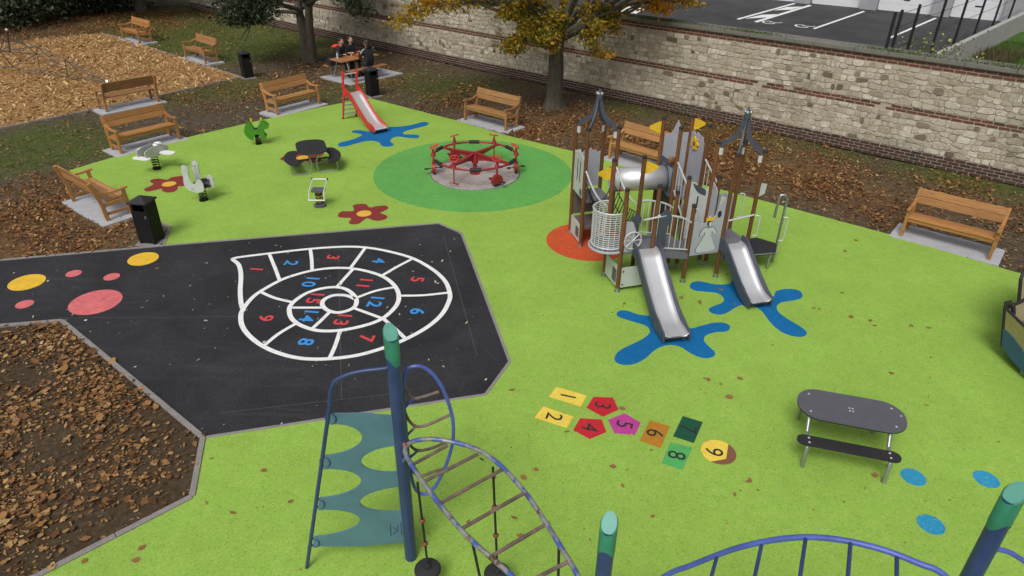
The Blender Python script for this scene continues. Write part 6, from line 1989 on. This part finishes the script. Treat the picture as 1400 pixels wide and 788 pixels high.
LEAF = np.array([(0, -.5), (.14, -.34), (.34, -.30), (.30, -.10), (.44, .08), (.28, .18), (.22, .38), (.0, .58), (-.22, .36), (-.25, .20), (-.46, .06), (-.29, -.10), (-.36, -.28), (-.13, -.33)])
SLIM = np.array([(0, -.5), (.18, -.2), (.22, .1), (0, .5), (-.22, .1), (-.18, -.2)])
def tri_mesh(name, V, F):
    me = bpy.data.meshes.new(name)
    me.vertices.add(len(V))
    me.vertices.foreach_set('co', np.ascontiguousarray(V, dtype=np.float32).ravel())
    me.loops.add(len(F) * 3)
    me.loops.foreach_set('vertex_index', np.ascontiguousarray(F, dtype=np.int32).ravel())
    me.polygons.add(len(F))
    me.polygons.foreach_set('loop_start', np.arange(len(F), dtype=np.int32) * 3)
    me.update(calc_edges=True)
    return me
DIAM = np.array([(0, -.5), (.26, 0), (0, .5), (-.26, 0)])
def leaf_field(x, y, z, size, name, mat, shape=SLIM, curl=.35, tilt=.35, label=None):
    n = len(x)
    a = rng.uniform(0, 2 * PI, n)
    s = size * np.clip(rng.lognormal(-.12, .38, n), .4, 2.0)
    m = len(shape)
    V = np.zeros((n, m + 1, 3))
    ca_, sa_ = np.cos(a), np.sin(a)
    cu = rng.uniform(-.2, 1, n) * curl
    tl = rng.normal(0, tilt, n)
    tl2 = rng.normal(0, tilt, n)
    for k in range(m + 1):
        px_, py_ = (shape[k] if k < m else (0, 0))
        zz = cu * (px_ * px_ * 2.0 + py_ * py_ * .8) + tl * px_ + tl2 * py_
        V[:, k, 0] = x + s * (px_ * ca_ - py_ * sa_)
        V[:, k, 1] = y + s * (px_ * sa_ + py_ * ca_)
        V[:, k, 2] = z + s * zz
    V[:, :, 2] += np.maximum(0, z - V[:, :, 2].min(1))[:, None] + .002
    base = np.arange(n)[:, None, None] * (m + 1)
    T = np.array([(m, k, (k + 1) % m) for k in range(m)])
    F = (base + T[None]).reshape(-1, 3)
    me = tri_mesh(name, V.reshape(-1, 3), F)
    me.materials.append(mat)
    o_ = kind(link(name, me), 'stuff')
    if label:
        o_['label'] = label
    return o_
def lw(a, b):
    return np.clip((litter_amt(a, b) - .14) * 1.7, 0.07, 1) * (.55 + .45 * np.sin(a * 1.9 + 1.3 * np.sin(b)) * np.sin(b * 1.6))
x, y = scatter(1000000, -26, 16, 11, 44, lw, GR_AV)
k = min(len(x), 180000)
leaf_field(x[:k], y[:k], np.full(k, -.01) + rng.uniform(0, .03, k), .074, 'fallen_leaves', M['litter_far'], DIAM, label='brown and orange fallen leaves covering the soil and grass')
x, y = scatter(70000, -30, 16, 11, 44, lambda a, b: .25 + .35 * (np.sin(a * 2.3 + np.sin(b * 1.1)) * np.sin(b * 1.9) > 0), GR_AV)
leaf_field(x, y, np.full(len(x), -.005) + rng.uniform(0, .03, len(x)), .055, 'small_leaves', M['litter_pale'], DIAM, label='small yellowed leaves strewn over the grass')
# heap of large leaves in the planting bed
def bw(a, b):
    c = np.clip(1.05 - np.maximum(0, (a + 6.1) * .8 - (b - 6.6) * .25) * .62, .05, 1)
    return c * (.5 + .5 * np.sin(a * 2.3) * np.sin(b * 2.9 + a))
x, y = rng.uniform(-13, -3.9, 74000), rng.uniform(3.2, 10.2, 74000)
ok = inside(BED, x, y) & (rng.uniform(0, 1, len(x)) < bw(x, y) + .05)
x, y = x[ok], y[ok]
h2 = len(x) // 4
leaf_field(x[:h2], y[:h2], rng.uniform(.006, .04, h2), .070, 'bed_leaves', M['litter'], LEAF, .5, .22, 'large brown leaves heaped in the planting bed')
leaf_field(x[h2:], y[h2:], rng.uniform(.006, .035, len(x) - h2), .042, 'bed_leaf_litter', M['litter'], SLIM, .5, .25, 'small brown leaf litter in the planting bed')
# flecks of leaf on asphalt and rubber
x, y = rng.uniform(-14, .5, 900), rng.uniform(7, 14.2, 900)
ok = inside(ASPHALT, x, y)
leaf_field(x[ok][:170], y[ok][:170], np.full(min(170, ok.sum()), ZA + .004), .045, 'leaf_flecks', palette_leaf('pale_leaf_flecks', [(0, (.16, .10, .05)), (.5, (.40, .34, .24)), (1, (.62, .60, .52))], 0), SLIM, .5, .3, 'pale leaf flecks scattered over the black asphalt')
x, y = rng.uniform(-13, 13, 1500), rng.uniform(4, 24, 1500)
ok = inside(RUBBER, x, y)
x, y = x[ok][:420], y[ok][:420]
leaf_field(x, y, np.full(len(x), ZR + .003), .040, 'leaf_crumbs', M['litter'], SLIM, .4, .2, 'tiny leaf crumbs scattered over the green rubber')
lm = []
for k in range(5):
    mb = MB()
    sh_ = LEAF if k < 3 else SLIM
    cu_ = random.uniform(.2, .7)
    vv = [(0, 0, .0)] + [(a * 1.0, b, cu_ * (a * a * 1.6 + b * b * .7) + .1 * a) for a, b in sh_]
    mz = min(v[2] for v in vv)
    vv = [(a, b, c - mz) for a, b, c in vv]
    m0 = mb.add(vv, [(0, i + 1, (i + 1) % len(sh_) + 1) for i in range(len(sh_))], True).mesh('fallen_leaf')
    m0.materials.append(M['litter_single'] if 'litter_single' in M else M['litter'])
    lm.append(m0)
LV = [(-4.776, 5.174), (-4.227, 5.363), (-4.206, 5.194), (-3.964, 6.801), (-3.36, 5.894), (-2.716, 6.08), (-3.209, 6.603), (3.254, 8.555), (3.105, 6.532), (5.048, 6.831), (5.533, 10.836), (6.1, 10.554), (6.393, 10.441), (7.014, 10.269), (6.218, 8.115), (6.056, 8.898), (6.286, 11.407), (3.984, 11.452), (4.268, 12.06), (2.065, 10.895), (3.164, 11.133), (3.465, 11.01), (3.481, 10.959), (4.121, 10.925), (0.022, 8.338), (-0.202, 6.532), (0.188, 6.54), (0.353, 6.686), (0.067, 5.877), (1.457, 6.425), (1.374, 6.759), (0.146, 5.606), (1.76, 5.931), (0.803, 7.427), (3.132, 6.558), (3.307, 8.238), (3.498, 11.037), (5.631, 10.813), (7.065, 10.293), (2.863, 6.303), (7.053, 13.156), (7.511, 13.692), (-1.319, 6.706), (-0.49, 5.812), (4.85, 6.565), (4.8, 6.667), (3.086, 8.66), (3.591, 8.709), (6.398, 10.276), (7.33, 10.23), (-2.179, 6.892), (-1.346, 6.908), (1.644, 7.949)]
for i, (x, y) in enumerate(LV):
    o_ = link('fallen_leaf', lm[i % 5])
    s = random.uniform(.06, .125)
    o_.location = (x, y, ZR + .003)
    o_.rotation_euler = (0, 0, random.uniform(0, 6.28))
    o_.scale = (s, s, s)
    tag(o_, 'single brown leaf lying loose on the lime green rubber surface', 'leaf', 'single leaves on the green rubber')
# wood chips
x, y = rng.uniform(-32, -10, 60000), rng.uniform(20, 38, 60000)
ok = inside(CHIPS, x, y)
x, y = x[ok][:26000], y[ok][:26000]
CHIP = np.array([(-.16, -.5), (.16, -.45), (.14, .5), (-.12, .45)])
leaf_field(x, y, np.full(len(x), .013), .10, 'wood_chips', M['chip'], CHIP, .1, .35, 'orange brown wood chips spread over the play area')
# yellow flowering shrub on the ramp wall
p = ra + rd * 3.6 + Vector((.15, -.15, 0))
rs = thing('rose_shrub', 'straggling shrub with yellow flowers over the low concrete ramp wall', 'shrub', (p.x, p.y, 1.3))
st = MB()
for k in range(14):
    a = random.uniform(0, 2 * PI)
    st.tube(cat_rom([(0, 0, 0), (math.cos(a) * .3, math.sin(a) * .3, .7), (math.cos(a) * .8, math.sin(a) * .8, 1.0 + random.uniform(-.3, .3))], 4), .008, 5)
st.build('stems', M['bark'], rs)
leaf_cards(rng.normal(size=(420, 3)) * np.array([.55, .65, .28]) + np.array([0, 0, .95]), .09, 'foliage', M['bloom'], rs)
